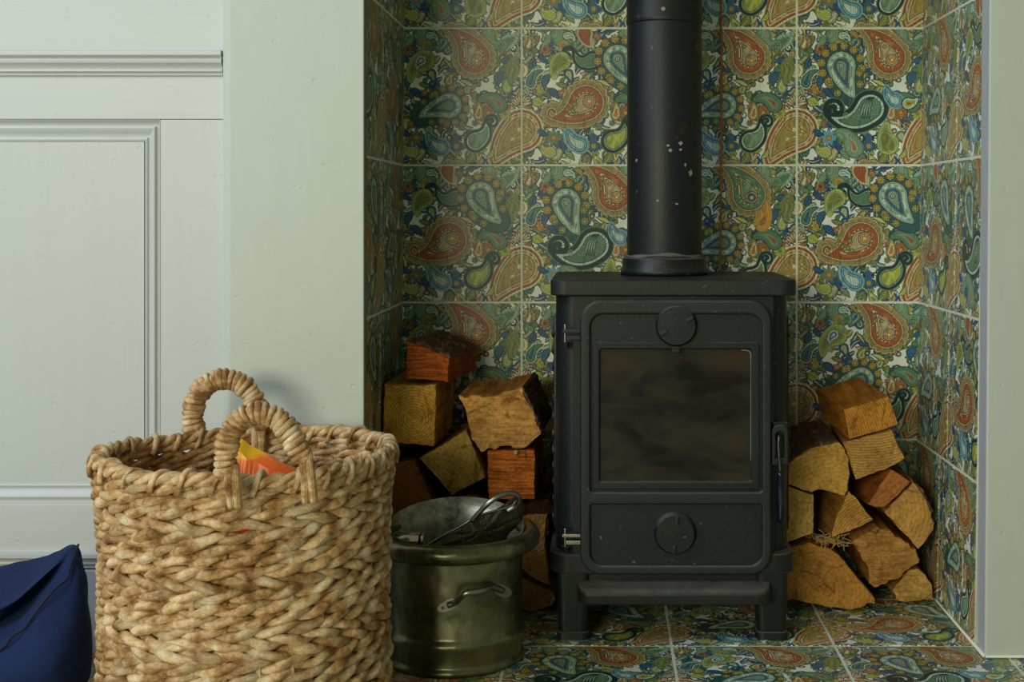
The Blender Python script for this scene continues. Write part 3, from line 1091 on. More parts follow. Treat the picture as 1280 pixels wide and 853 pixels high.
def ogee(width, pieces):
    out = []
    for (a, b_, kind, n) in pieces:
        for i in range(n + 1):
            t = i / n
            w = a[0] + (b_[0] - a[0]) * t
            if kind == 'line': p_ = a[1] + (b_[1] - a[1]) * t
            elif kind == 'round': p_ = a[1] + (b_[1] - a[1]) * t + 0.5 * width * math.sin(math.pi * t) * 0.22
            elif kind == 'cove': p_ = a[1] + (b_[1] - a[1]) * t - 0.5 * width * math.sin(math.pi * t) * 0.14
            out.append((w, p_))
    return out


# dado moulding (w runs downwards from its top)
dw = pz(64) - pz(96)
pd = [(0, 0.0), (0, 0.012), (0.001, 0.015), (0.007, 0.015), (0.009, 0.013), (0.010, 0.009), (0.0115, 0.0085), (0.0125, 0.011), (0.015, 0.0125), (0.0185, 0.0118),
      (0.021, 0.0085), (0.0245, 0.0055), (0.0275, 0.0048), (0.028, 0.0072), (0.031, 0.0078), (0.0325, 0.006), (0.033, 0.0035), (0.0345, 0.0042), (0.0365, 0.004), (dw, 0.0)]
moulding('dado_moulding', pd, lambda k, w: ((-2.2, PX1 - 0.0006)[k], pz(64) - w), 2, M_PAINT_H)
# end grain of the dado moulding
pydata('moulding_end', [(PX1 - 0.0006, YP - p_, pz(64) - w) for w, p_ in pd] , [tuple(range(len(pd)))], M_PAINT_V, panelling)
# panel moulding: from the frame's edge inwards
pm = [(0, 0.0), (0.0008, -0.0005), (0.0035, -0.0060), (0.0060, -0.0075), (0.0075, -0.0072), (0.0080, -0.0030), (0.0095, -0.0022), (0.0120, -0.0030), (0.0150, -0.0060),
      (0.0180, -0.0078), (0.0200, -0.0080), (0.0205, -0.0058), (0.0225, -0.0050), (0.0240, -0.0058), (0.0250, -0.0082)]
xe, zt, zb = pxx(200), pz(149.5), pz(632)
moulding('panel_moulding', pm, lambda k, w: [(-2.2, zt - w * 1.32), (xe - w, zt - w * 1.32)][k], 2, M_PAINT_H)
moulding('panel_moulding', pm, lambda k, w: [(xe - w, zt - w * 1.32), (xe - w, zb + w * 1.28)][k], 2, M_PAINT_V)
moulding('panel_moulding', pm, lambda k, w: [(xe - w, zb + w * 1.28), (-2.2, zb + w * 1.28)][k], 2, M_PAINT_H)
# bead over the skirting
bz = pz(690)
pb = [(0, 0), (0, 0.010), (0.001, 0.012), (0.007, 0.012), (0.0085, 0.010), (0.009, 0.0065), (0.013, 0.0052), (0.017, 0.0062), (0.018, 0.0030), (0.024, 0.003), (0.025, 0.0)]
moulding('skirting_bead', pb, lambda k, w: ((-2.2, PX1)[k], bz - w), 2, M_PAINT_H)

# ------------------------------------------------------------------ wood-burning stove
FY = -0.362
SXC = 0.1120


def sx(px): return (px - VX) / 803.0
def sz(py): return CAM_H - (py - VY) / 803.0


stove = empty('wood_stove', (SXC, -0.22, 0))
tag(stove, 'small black cast iron wood burning stove with sooty glass door in tiled recess', 'stove')
# body
plate('body', [rr(-0.0725, 0.2940, -0.350, -0.085, 0.034, 10)], 0.110, 0.536, M_IRON, stove, 0.001, 'XY')
# raised front plane carrying the door
plate('front_plate', [rr(-0.045, 0.268, 0.105, 0.534, 0.004)], -0.362, -0.345, M_IRON, stove, 0.001)
# lid
M_LID = iron('lid_iron', (0.0155, 0.017, 0.0175), 0.5, dusty=0.12)
lid = plate('lid', [rr(-0.0800, 0.3045, -0.372, -0.070, 0.026, 8)], 0.5345, 0.5595, M_LID, stove, 0.003, 'XY', 50)
# side castings in relief
for sgn, X0 in ((-1, -0.0725), (1, 0.2940)):
    bm = bmesh.new()
    add_box(bm, (X0 - 0.004, -0.315, 0.16), (X0 + 0.004, -0.115, 0.50), 0.002)
    for i in range(12):
        z = 0.175 + i * 0.027
        for y in (-0.295, -0.255, -0.215, -0.175, -0.135):
            r = bmesh.ops.create_icosphere(bm, subdivisions=1, radius=0.011)
            bmesh.ops.scale(bm, vec=(0.35, 1.2, 0.9), verts=r['verts'])
            bmesh.ops.translate(bm, vec=(X0 + sgn * 0.004, y + 0.012 * math.sin(i), z), verts=r['verts'])
    bmobj('side_casting', bm, M_IRON, stove, True)

# door
DX0, DX1, DZ0, DZ1 = sx(725), sx(963), sz(716), sz(375)
DY = -0.362
door = plate('door', [rr(DX0, DX1, DZ0, DZ1, 0.034, 10), rr(sx(750), sx(938), sz(600), sz(436), 0.004)], DY, DY - 0.010, M_IRON, stove, 0.0012)
up = [rr(sx(738), sx(951), sz(613), sz(392), (0.006, 0.006, 0.020, 0.020)), rr(sx(738), sx(951), sz(704), sz(628), (0.020, 0.020, 0.004, 0.004))]
plate('door_border', [rr(DX0 + .001, DX1 - .001, DZ0 + .001, DZ1 - .001, 0.033, 10)] + up, DY - 0.009, DY - 0.0175, M_IRON_DUSTY, door, 0.0030)
plate('window_surround', [rr(sx(741), sx(948), sz(610), sz(427), 0.005), rr(sx(749), sx(939), sz(601), sz(435), 0.004)], DY - 0.009, DY - 0.0125, M_IRON, door, 0.0012)
bm = bmesh.new()
add_box(bm, (sx(745), DY - 0.006, sz(605)), (sx(943), DY - 0.003, sz(431)))
glass = bmobj('glass_pane', bm, M_SOOT, door)
glass['label'] = 'soot-browned glass pane'
# rope seal showing pale along the right of the glass
seal = tube('rope_seal', smooth_path([(sx(926), DY - 0.0068, sz(437)), (sx(936), DY - 0.0068, sz(439)), (sx(938.2), DY - 0.0068, sz(450)), (sx(938.2), DY - 0.0068, sz(500)), (sx(938.2), DY - 0.0068, sz(575))], 30),
            0.0009, simple('pale_rope', (0.30, 0.29, 0.26), 0.9), door, 6, up=(0, 1, 0))
# inside of the firebox, behind the pane
# air controls
def air_knob(cx, cz, ang, px_off):
    w = lathe('air_control', [(0.0, 0.0), (0.0325, 0.0), (0.0325, 0.004), (0.0315, 0.006), (0.0305, 0.0115), (0.029, 0.0135), (0.0, 0.0140)], (0, 0, 0), M_IRON, None, 48)
    me = w.data
    for v in me.vertices: v.co = Vector((cx + v.co.x, DY - 0.0105 - v.co.z, cz + v.co.y))
    me.flip_normals()
    w.parent = stove
    off = Vector(stove.location)
    for v in me.vertices: v.co -= off
    sharp(w, 30)
    for sgn in (-1, 1):
        bm = bmesh.new()
        add_box(bm, (0.0165, -0.004, -0.0024), (0.0285, 0.0035, 0.0024), 0.0012)
        a = ang if sgn > 0 else ang + math.pi
        mt = Matrix.Translation((cx, DY - 0.0255, cz)) @ Matrix.Rotation(-a, 4, 'Y')
        bmesh.ops.transform(bm, matrix=mt, verts=bm.verts)
        sharp(bmobj('grip_tab', bm, M_IRON_DUSTY, w))
    return w


k1 = air_knob(sx(844.5), sz(406), math.radians(27), 0)
k2 = air_knob(sx(843), sz(664), math.radians(84), 0)
bm = bmesh.new()
add_box(bm, (sx(840), DY - 0.0145, sz(440)), (sx(849), DY - 0.0095, sz(432)), 0.001)
sharp(bmobj('knob_lug', bm, M_IRON, stove))
# hinges on the left
for zc in (sz(418), sz(672)):
    h0 = empty('hinge', (sx(713), DY - 0.010, zc))
    h0.parent = stove
    h0.location = Vector((sx(713), DY - 0.010, zc)) - Vector(stove.location)
    off = Vector((sx(713), DY - 0.010, zc))

    def hp(name, bm, mat):
        bmesh.ops.recalc_face_normals(bm, faces=bm.faces)
        me = bpy.data.meshes.new(name)
        bm.to_mesh(me)
        bm.free()
        me.materials.append(mat)
        o = bpy.data.objects.new(name, me)
        COL.objects.link(o)
        o.parent = h0
        return sharp(o)
    bm = bmesh.new()
    add_box(bm, (-0.012, -0.007, 0.0035), (0.016, 0.006, 0.0088), 0.001)
    add_box(bm, (-0.006, -0.007, -0.0075), (0.016, 0.006, -0.001), 0.001)
    hp('hinge_arm', bm, M_STEEL if zc < 0.4 else M_IRON_DUSTY)
    bm = bmesh.new()
    bmesh.ops.create_cone(bm, cap_ends=True, segments=16, radius1=0.0022, radius2=0.0022, depth=0.028, matrix=Matrix.Translation((-0.008, 0, 0)))
    bmesh.ops.create_uvsphere(bm, u_segments=10, v_segments=6, radius=0.0024, matrix=Matrix.Translation((-0.008, 0, 0.0145)))
    hp('hinge_pin', bm, M_STEEL)
    bm = bmesh.new()
    bmesh.ops.create_cone(bm, cap_ends=True, segments=16, radius1=0.0052, radius2=0.0065, depth=0.009, matrix=Matrix.Translation((-0.007, 0.001, -0.0155)))
    add_box(bm, (-0.011, -0.001, -0.020), (-0.003, 0.012, -0.011), 0.001)
    hp('hinge_knuckle', bm, M_IRON)
# latch and handle on the right
loop = rr(sx(963.5), sx(984), sz(580), sz(530), (0.002, 0.002, 0.0115, 0.0115), 8)
hole = rr(sx(968.5), sx(979), sz(572), sz(538), (0.001, 0.001, 0.006, 0.006), 8)
plate('latch_bracket', [loop, hole], DY + 0.004, DY - 0.012, M_IRON_DUSTY, stove, 0.0015)
bm = bmesh.new()
add_box(bm, (sx(962), DY, sz(576)), (sx(985), DY + 0.012, sz(528)), 0.002)
sharp(bmobj('latch_plate', bm, M_IRON, stove))
dh = empty('door_handle')
dh.parent = stove
dh.location = Vector((sx(972), DY - 0.02, sz(560))) - Vector(stove.location)
dhw = Vector((sx(972), DY - 0.02, sz(560)))


def under(o_parent_world, name, V, F, mat, par):
    me = bpy.data.meshes.new(name)
    me.from_pydata([tuple(Vector(v) - o_parent_world) for v in V], [], F)
    me.materials.append(mat)
    me.polygons.foreach_set('use_smooth', [True] * len(me.polygons))
    o = bpy.data.objects.new(name, me)
    COL.objects.link(o)
    o.parent = par
    return o


V, F, _ = tube_data(smooth_path([(sx(971), DY - 0.002, sz(544)), (sx(972), DY - 0.016, sz(543)), (sx(971), DY - 0.019, sz(556)), (sx(973), DY - 0.022, sz(590))], 24), 0.0026, 10, up=(1, 0, 0))
under(dhw, 'spindle', V, F, M_DSTEEL, dh)
V, F, _ = tube_data([(sx(973 + 0.8 * t), DY - 0.023, sz(586 + 64 * t)) for t in np.linspace(0, 1, 18)],
                    [0.0068 * (0.62 + 0.55 * math.sin(math.pi * (0.10 + 0.72 * t))) if t < 0.97 else 0.003 for t in np.linspace(0, 1, 18)], 18, up=(1, 0, 0))
grip = under(dhw, 'grip', V, F, M_HANDLE, dh)
grip['label'] = 'glossy black grip'

# base flange, apron, ash lip, legs
plate('base_flange', [rr(-0.0815, 0.3015, -0.368, -0.072, 0.034, 10)], 0.1015, 0.1335, M_IRON_DUSTY, stove, 0.0035, 'XY', 50)
bm = bmesh.new()
ap = [(-0.052, 0.103), (0.262, 0.103), (0.258, 0.086), (0.250, 0.072), (-0.040, 0.072), (-0.048, 0.086)]
plate('apron', [ap], -0.362, -0.345, M_IRON, stove, 0.001)
bm.free()
# ash lip: rounded shelf, profile swept in x
lipv, lipf = [], []
prof = [(-0.345, 0.094), (-0.366, 0.092), (-0.374, 0.0905), (-0.392, 0.0888), (-0.400, 0.0870), (-0.4045, 0.083), (-0.4055, 0.078), (-0.4035, 0.066), (-0.400, 0.0635), (-0.345, 0.0635)]
xsL = [(sx(722), 0.10), (sx(722) + 0.0015, 0.45), (sx(722) + 0.006, 0.80), (sx(722) + 0.014, 0.96), (sx(722) + 0.026, 1.0),
       (sx(962) - 0.026, 1.0), (sx(962) - 0.014, 0.96), (sx(962) - 0.006, 0.80), (sx(962) - 0.0015, 0.45), (sx(962), 0.10)]
for x, k in xsL:
    for y, z in prof: lipv.append((x, -0.345 + (y + 0.345) * (0.35 + 0.65 * k), z if k > .3 else 0.08 + (z - 0.08) * 0.9))
npf = len(prof)
for i in range(len(xsL) - 1):
    for j in range(npf):
        lipf.append((i * npf + j, (i + 1) * npf + j, (i + 1) * npf + (j + 1) % npf, i * npf + (j + 1) % npf))
lipf.append(tuple(range(npf)))
lipf.append(tuple((len(xsL) - 1) * npf + j for j in range(npf))[::-1])
o = pydata('ash_lip', lipv, lipf, M_IRON_DUSTY, stove)
bm = bmesh.new(); bm.from_mesh(o.data); bmesh.ops.recalc_face_normals(bm, faces=bm.faces); bm.to_mesh(o.data); bm.free()
sharp(o, 40)


def leg(x0, x1, y0, y1, dirx):
    vs, fs = [], []
    lv = [(0.104, 0.0, 1.0), (0.070, 0.0, 0.97), (0.030, 0.15, 0.90), (0.012, 0.2, 0.86), (0.0105, 0.2, 0.96), (0.000, 0.2, 0.97)]
    loopn = rr(-0.5, 0.5, -0.5, 0.5, 0.22, 4)
    cx, cy, wx, wy = (x0 + x1) / 2, (y0 + y1) / 2, x1 - x0, y1 - y0
    for z, sh, k in lv:
        for a, b_ in loopn: vs.append((cx + a * wx * k - dirx * 0.004 * sh, cy + b_ * wy * k, z))
    n = len(loopn)
    for i in range(len(lv) - 1):
        for j in range(n):
            j2 = (j + 1) % n
            fs.append((i * n + j, i * n + j2, (i + 1) * n + j2, (i + 1) * n + j))
    fs.append(tuple(range(n)))
    fs.append(tuple((len(lv) - 1) * n + j for j in range(n))[::-1])
    o = pydata('leg', vs, fs, M_IRON, stove)
    bm = bmesh.new(); bm.from_mesh(o.data); bmesh.ops.recalc_face_normals(bm, faces=bm.faces); bm.to_mesh(o.data); bm.free()
    return sharp(o, 40)


leg(sx(696), sx(738), -0.368, -0.318, 1)
leg(sx(944), sx(985), -0.368, -0.318, -1)
leg(-0.066, -0.020, -0.135, -0.090, 1)
leg(0.242, 0.288, -0.135, -0.090, -1)
# under-tray that closes the stove's underside
plate('bottom_plate', [rr(-0.06, 0.28, -0.345, -0.09, 0.02)], 0.085, 0.102, M_IRON_DARK, stove, 0.001, 'XY')

# flue
flue = empty('flue_pipe', (0.1055, -0.193, 0.5605))
tag(flue, 'round black metal flue pipe rising from the top of the stove', 'pipe')
fc = (0.1055, -0.193, 0)
lathe('collar', [(0.060, 0.5605), (0.0735, 0.5605), (0.0735, 0.567), (0.0715, 0.570), (0.0705, 0.586), (0.0695, 0.589), (0.063, 0.5895)], fc, M_IRON, flue, 64)
lathe('pipe_length', [(0.0625, 0.585), (0.0625, 0.975), (0.0618, 0.9785), (0.0618, 0.984)], fc, M_PIPE, flue, 72)
lathe('pipe_length', [(0.0605, 0.9790), (0.0632, 0.9790), (0.0640, 0.981), (0.0640, 0.987), (0.0634, 0.989), (0.0634, 1.22)], fc, M_PIPE, flue, 72)
V, F, UV = tube_data([(0.1055 + 0.0628 * math.cos(a), -0.193 + 0.0628 * math.sin(a), 0.5925 + 0.002 * math.sin(3 * a)) for a in np.linspace(0, 2 * math.pi, 61)[:-1]],
                     [0.0028 + 0.0012 * math.sin(7 * i) for i in range(60)], 8, True)
pydata('cement_seal', V, F, M_CEMENT, flue, True, UV)
bm = bmesh.new()
p = at(829, 11, -0.2565)
bmesh.ops.create_cone(bm, cap_ends=True, segments=14, radius1=0.0045, radius2=0.0035, depth=0.002, matrix=Matrix.Translation(p) @ Matrix.Rotation(math.pi / 2, 4, 'X'))
sc_ = bmobj('screw', bm, M_NICKEL, flue)

# cable on the back wall
pts = [(0.2170 + 0.0010 * math.sin(z * 9), -0.0052, z) for z in np.linspace(1.215, 0.30, 40)]

# chips and a rust graze in the pipe's paint
for nm, mt_, spots in (('paint_chip', M_PCHIP, [(835, 182, 2.2, 1.5), (838, 188, 2.6, 2.2), (851, 179, 3.0, 2.6), (851, 187, 2.2, 1.6), (857, 206, 1.5, 2.6), (864, 216, 2.6, 4.2), (822, 251, 1.6, 1.4), (846, 255, 2.4, 1.2), (796, 200, 1.2, 2.0)]),
                       ('rust_patch', M_PRUST, [(853, 164, 4, 5), (846, 173, 3, 3), (858, 158, 4, 3), (838, 259, 3, 2)])):
    for (px, py, a_, b_) in spots:
        bm = bmesh.new()
        q = at(px, py, -0.2545)
        dx = q.x - 0.1055
        n_ = 9
        ring = []
        for i in range(n_):
            t = 2 * math.pi * i / n_
            rr0 = 1 + 0.35 * math.sin(i * 2.7 + px)
            x, z = dx + a_ * 0.00125 * rr0 * math.cos(t), q.z + b_ * 0.00125 * rr0 * math.sin(t)
            x = max(-0.0622, min(0.0622, x))
            ring.append(bm.verts.new((0.1055 + x, -0.193 - math.sqrt(0.0627 ** 2 - x * x) - 0.0002, z)))
        bm.faces.new(ring)
        bmobj(nm, bm, mt_, flue)
cb = tube('wall_cable', pts, 0.0021, M_PEACH, None, 8, up=(0, 1, 0))
tag(cb, 'thin rust-orange cable hanging down the tiled back wall right of the flue', 'cable')

# ------------------------------------------------------------------ logs
ENDM = dict(e=M_END, r=M_END_RING, s=M_END_SAW, t=M_END_ROUGH)


def log(poly, Yf, length, slant, color, label, group, end='e', jag=0.0012, bark=(), pith=(0, 0), tilt=0.0, taper=1.0, rough=0.0015, bark_h=0.004):
    """poly: outline of the near end (px, py on the photograph) at depth Yf; slant: how far the far end is shifted in x and z"""
    P = [at(x, y, Yf) for x, y in poly]
    n = len(P)
    # densify
    pts, eidx = [], []
    for i in range(n):
        a, b_ = P[i], P[(i + 1) % n]
        m_ = max(2, int((b_ - a).length / 0.006))
        for k in range(m_):
            q = a.lerp(b_, k / m_)
            d = (b_ - a).normalized()
            nr = Vector((-d.z, 0, d.x))
            if k > 0: q = q + nr * (noise.noise(q * 120 + Vector((poly[0][0], 0, 0))) * jag * 2.2)
            pts.append(q)
            eidx.append(i)
    c = sum(pts, Vector()) / len(pts)
    N = len(pts)
    zmin0 = min(q.z for q in pts)
    vs, fs, fm = [], [], []
    rings = []
    # near end: centre, inner rings then edge
    for k in (0.35, 0.7, 0.965):
        ring = []
        for q in pts:
            w = c.lerp(q, k)
            w.y += (noise.noise(w * 70) * rough * 2 + (-0.0006 if k < 0.9 else 0.0))
            ring.append(len(vs)); vs.append(w)
        rings.append(ring)
    ns = 18 if bark else 7
    for s_ in range(ns):
        t = s_ / (ns - 1)
        ring = []
        for q in pts:
            w = c.lerp(q, 1 + (taper - 1) * t)
            nn = noise.noise(Vector((q.x * 90, t * 6, q.z * 90)) + Vector((poly[0][1], 0, 0)))
            dirc = (q - c).normalized()
            dep = 0.0012 + t * length
            if s_ == 0: dep = 0.0012 + tilt * 0
            w = w + Vector((slant[0] * t, dep, slant[1] * t)) + dirc * (nn * (0.0 if s_ == 0 else 0.0022) if eidx[len(ring)] not in bark else (0.0065 * min(1, s_ + .35) * (noise.noise(w * 75) + 0.7 * noise.noise(w * 190))))
            ring.append(len(vs)); vs.append(w)
        rings.append(ring)
    ci = len(vs)
    vs.append(c + Vector((0, -0.0006, 0)))
    for j in range(N):
        fs.append((ci, rings[0][j], rings[0][(j + 1) % N])); fm.append(0)
    for r_ in range(len(rings) - 1):
        for j in range(N):
            j2 = (j + 1) % N
            fs.append((rings[r_][j], rings[r_ + 1][j], rings[r_ + 1][j2], rings[r_][j2]))
            if r_ < 3: fm.append(0)
            else: fm.append(2 if eidx[j] in bark else 1)
    fs.append(tuple(rings[-1])); fm.append(1)
    base = Vector((c.x, Yf + length / 2, zmin0))
    pp = at(pith[0], pith[1], Yf) if pith != (0, 0) else c
    me = bpy.data.meshes.new('split_log')
    me.from_pydata([tuple(v - base) for v in vs], [], fs)
    for m_ in (ENDM[end], M_SIDE, M_BARK): me.materials.append(m_)
    me.polygons.foreach_set('material_index', fm)
    ul = me.uv_layers.new(name='UVMap')
    for l in me.loops:
        v = vs[l.vertex_index]
        ul.data[l.index].uv = (v.x - pp.x, v.z - pp.z)
    bm = bmesh.new(); bm.from_mesh(me); bmesh.ops.recalc_face_normals(bm, faces=bm.faces); bm.to_mesh(me); bm.free()
    o = bpy.data.objects.new('split_log', me)
    COL.objects.link(o)
    o.location = base
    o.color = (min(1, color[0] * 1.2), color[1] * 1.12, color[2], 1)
    sharp(o, 42)
    tag(o, label, 'log', group)
    # bark: a ragged skin of its own over the outer edges
    if bark:
        run = [P[i] for i in sorted(bark)] + [P[(max(bark) + 1) % n]]
        fine = []
        for a, b_ in zip(run[:-1], run[1:]):
            m_ = max(2, int((b_ - a).length / 0.0024))
            fine += [a.lerp(b_, k / m_) for k in range(m_)]
        fine.append(run[-1])
        nv = int(length / 0.0032)
        V, F_ = [], []
        for iv in range(-1, nv + 1):
            t = max(iv, 0) / nv
            for iu, q in enumerate(fine):
                a, b_ = fine[max(iu - 1, 0)], fine[min(iu + 1, len(fine) - 1)]
                d = (b_ - a).normalized()
                nr = Vector((-d.z, 0, d.x))
                if nr.dot(q - c) < 0: nr = -nr
                w = c.lerp(q, 1 + (taper - 1) * t) + Vector((slant[0] * t, t * length, slant[1] * t))
                s1_ = noise.noise(Vector((w.x * 90, w.y * 28, w.z * 90)) + Vector((poly[0][0], 0, 0)))
                s2_ = noise.noise(w * 260)
                s3_ = noise.noise(w * 32 + Vector((0, poly[0][1], 0)))
                h_ = 0.0015 + bark_h * max(0.0, (1 - abs(s1_) * 2.2)) * (0.6 + 0.8 * s3_) + 0.0016 * s2_
                edge = min(iu, len(fine) - 1 - iu)
                h_ *= min(1.0, 0.15 + edge * 0.35)
                if iv < 0: h_ = -0.002
                w = w + nr * h_ + Vector((0, 0.002 + 0.003 * s3_ if iv <= 0 else 0, 0))
                V.append(w - base)
        m_ = len(fine)
        for iv in range(nv + 1):
            for iu in range(m_ - 1):
                F_.append((iv * m_ + iu, iv * m_ + iu + 1, (iv + 1) * m_ + iu + 1, (iv + 1) * m_ + iu))
        bmz = bpy.data.meshes.new('bark')
        bmz.from_pydata([tuple(v) for v in V], [], F_)
        bm = bmesh.new(); bm.from_mesh(bmz); bmesh.ops.recalc_face_normals(bm, faces=bm.faces)
        bm.to_mesh(bmz); bm.free()
        bmz.materials.append(M_BARK)
        bo = bpy.data.objects.new('bark', bmz)
        COL.objects.link(bo)
        bo.parent = o
        bmz.polygons.foreach_set('use_smooth', [True] * len(bmz.polygons))
        bmz.set_sharp_from_angle(angle=math.radians(50))
    return o


GL, GR = 'split logs stacked left of the stove', 'split logs stacked right of the stove'
YEL, OCH, ORA, RED, DIM = (0.80, 0.46, 0.09), (0.7, 0.36, 0.09), (0.72, 0.21, 0.035), (0.50, 0.13, 0.022), (0.42, 0.20, 0.05)
l1 = log([(508, 426), (526, 433), (545, 441), (562, 449), (560, 478), (535, 475), (508, 473.5)], -0.235, 0.17, (0.030, 0.0), RED,
         'dark reddish log with ragged bark, on top of the left-hand pile', GL, 's', bark=(0, 1, 2), pith=(520, 560), bark_h=0.010)
log([(480.5, 480.5), (500, 481.5), (520, 482), (545, 481), (544, 520), (542.5, 558), (510, 555.5), (479, 552.5)], -0.245, 0.20, (0.008, 0.0), YEL,
    'big yellow square-cut log end under the dark reddish bark log', GL, 'r', pith=(517, 524), jag=0.0007)
log([(524, 573.5), (553, 557), (583, 537), (596, 568), (606.5, 598), (586, 608), (565, 619), (545, 596)], -0.262, 0.20, (0.006, -0.008), (0.55, 0.35, 0.10),
    'yellow-brown square log tilted on its corner just behind the brass bucket', GL, 'e', pith=(420, 700), jag=0.0005)
log([(609.5, 563), (668, 563), (668.5, 594), (668, 624), (640, 625), (611, 624.5), (609.5, 594)], -0.262, 0.21, (0.004, -0.004), ORA,
    'bright orange square log end with horizontal saw lines, beside the stove', GL, 's', pith=(640, 400), jag=0.0006)
log([(573, 494.5), (581, 497.5), (588, 494), (600, 494.5), (607, 497), (618, 496), (632, 490), (652, 484.5), (662, 506), (669, 524), (676, 542.5), (668, 549), (663, 555), (657, 560),
     (641, 561), (636, 557.5), (625, 558), (618, 562.5), (610, 561), (601, 565.5), (596, 558), (589, 545), (584, 523), (579, 507)], -0.270, 0.17, (0.012, 0.005), (0.66, 0.36, 0.11),
    'pale torn-ended log with ragged edges, lying on the bright orange square log', GL, 't', jag=0.0016, bark=(7, 8, 9), pith=(700, 300), rough=0.0026)
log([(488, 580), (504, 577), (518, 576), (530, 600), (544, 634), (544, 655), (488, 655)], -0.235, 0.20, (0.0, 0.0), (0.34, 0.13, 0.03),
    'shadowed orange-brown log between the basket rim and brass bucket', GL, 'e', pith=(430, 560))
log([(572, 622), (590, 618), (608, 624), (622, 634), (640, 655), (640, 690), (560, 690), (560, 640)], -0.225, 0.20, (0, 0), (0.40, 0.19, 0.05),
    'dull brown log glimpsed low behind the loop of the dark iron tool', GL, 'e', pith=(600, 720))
log([(655, 632), (668, 627), (684, 628), (689, 634), (688, 641.5), (670, 641), (655, 642)], -0.228, 0.19, (0.004, 0.0), (0.20, 0.10, 0.06),
    'small bark-covered piece squeezed under the bright orange square log', GL, 't', bark=(0, 1, 2, 3, 4, 5, 6), rough=0.004, jag=0.002)
log([(637, 661), (648, 648), (660, 643.5), (684, 644), (682, 662), (680.5, 683), (684, 708), (688, 732.5), (672, 726), (656, 716), (644, 700), (638, 680)], -0.236, 0.20, (0.004, 0.0), (0.60, 0.30, 0.09),
    'tall pale orange log end between the bucket lip and stove body', GL, 'e', bark=(3, 4, 5, 6), pith=(640, 640), jag=0.0012)
log([(640, 716), (656, 724), (672, 731), (688, 738), (694, 748), (690, 757), (676, 762), (664, 765), (650, 762.5), (640, 762)], -0.222, 0.20, (0.0, 0.0), (0.46, 0.25, 0.06),
    'bottom log on the floor between bucket and front stove leg', GL, 'e', pith=(690, 740))

log([(1055, 512.5), (1074, 507), (1092, 501.5), (1110.4, 495.6), (1117, 513), (1122.6, 531), (1103, 538), (1083, 543), (1062.5, 549.5), (1058, 530)], -0.205, 0.15, (-0.022, 0.014), (0.62, 0.29, 0.055),
    'topmost block of the right-hand pile, orange with curved growth rings', GR, 'r', pith=(990, 560), jag=0.0004)
log([(1054, 553), (1072, 549), (1093, 543.5), (1114, 537.5), (1122, 555), (1131, 573.5), (1121, 580), (1109.5, 585.7), (1090, 593), (1070, 600), (1062, 577)], -0.205, 0.17, (0.004, 0.006), (0.54, 0.33, 0.10),
    'wavy-grained log with a grey-green stain, second from top of right-hand pile', GR, 'r', pith=(1080, 400), jag=0.0008)
log([(981, 583), (989, 576), (1004, 565), (1027, 556.5), (1049, 553.5), (1056, 562), (1061, 575), (1061, 600), (1060, 613), (1056, 620), (1040, 616), (1024, 612), (1014, 616), (1000, 611), (989, 607), (981, 604)], -0.215, 0.18, (0.001, 0.008), (0.62, 0.38, 0.10),
    'wide yellow half-round log with dark bark, touching the stove at handle height', GR, 'e', bark=(0, 1, 2, 3), pith=(1040, 640), jag=0.0012, rough=0.0025)
log([(981, 609), (988, 609.5), (1000, 614), (1017, 619), (1017.5, 645), (1016.5, 667), (1002, 672), (988, 677), (981, 680)], -0.212, 0.20, (0.003, 0.0), (0.60, 0.40, 0.12),
    'pale straw-coloured log end right beside the stove body, below the half-round one', GR, 'e', pith=(960, 640), jag=0.0008)
log([(1061, 614), (1072, 625), (1082, 639), (1091.5, 650), (1075, 659), (1057, 666), (1040, 672), (1041, 662), (1044.6, 649), (1053, 632)], -0.208, 0.17, (-0.020, -0.006), (0.60, 0.34, 0.09),
    'wedge-shaped log with a yellow outer band, in the middle of right-hand pile', GR, 'r', pith=(1100, 690), jag=0.0010)
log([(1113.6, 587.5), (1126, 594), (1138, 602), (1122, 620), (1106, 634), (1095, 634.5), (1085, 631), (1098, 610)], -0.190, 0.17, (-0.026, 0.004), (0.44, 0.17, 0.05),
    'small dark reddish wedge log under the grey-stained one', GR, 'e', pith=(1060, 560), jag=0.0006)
log([(1141.5, 604.5), (1149, 611), (1156, 622), (1163, 642), (1167, 662), (1158, 676), (1148, 687), (1132, 669), (1118, 654), (1106, 640), (1123, 623)], -0.186, 0.17, (0.000, 0.002), (0.55, 0.31, 0.09),
    'quarter-round log leaning against the right tiled wall', GR, 'e', bark=(0, 1, 2, 3), pith=(1090, 640), jag=0.0008)
log([(1066, 676), (1080, 668), (1096, 659), (1108, 662), (1127, 674), (1145, 687), (1150, 700), (1145, 706), (1134, 713), (1127, 721), (1110, 728), (1093.6, 735), (1086, 729), (1086, 716), (1078, 700)], -0.186, 0.16, (-0.012, 0.016), (0.54, 0.29, 0.085),
    'rough splintered log resting on the bottom right-hand logs', GR, 't', jag=0.0022, pith=(1080, 500), rough=0.0035)
log([(982, 688), (985, 686), (990, 683), (1009, 678.5), (1036, 686), (1048, 694), (1058, 706), (1075, 727), (1093, 748), (1093.6, 756), (1084, 754.5), (1079, 759), (1064.6, 762.6), (1040, 760), (1013, 755), (989, 749), (983, 747)], -0.212, 0.20, (0.0, 0.0), (0.50, 0.25, 0.06),
    'largest smooth-sawn log at the foot of the right-hand pile by the stove leg', GR, 'e', bark=(0, 1, 2), pith=(1020, 740), jag=0.0009, rough=0.0006)
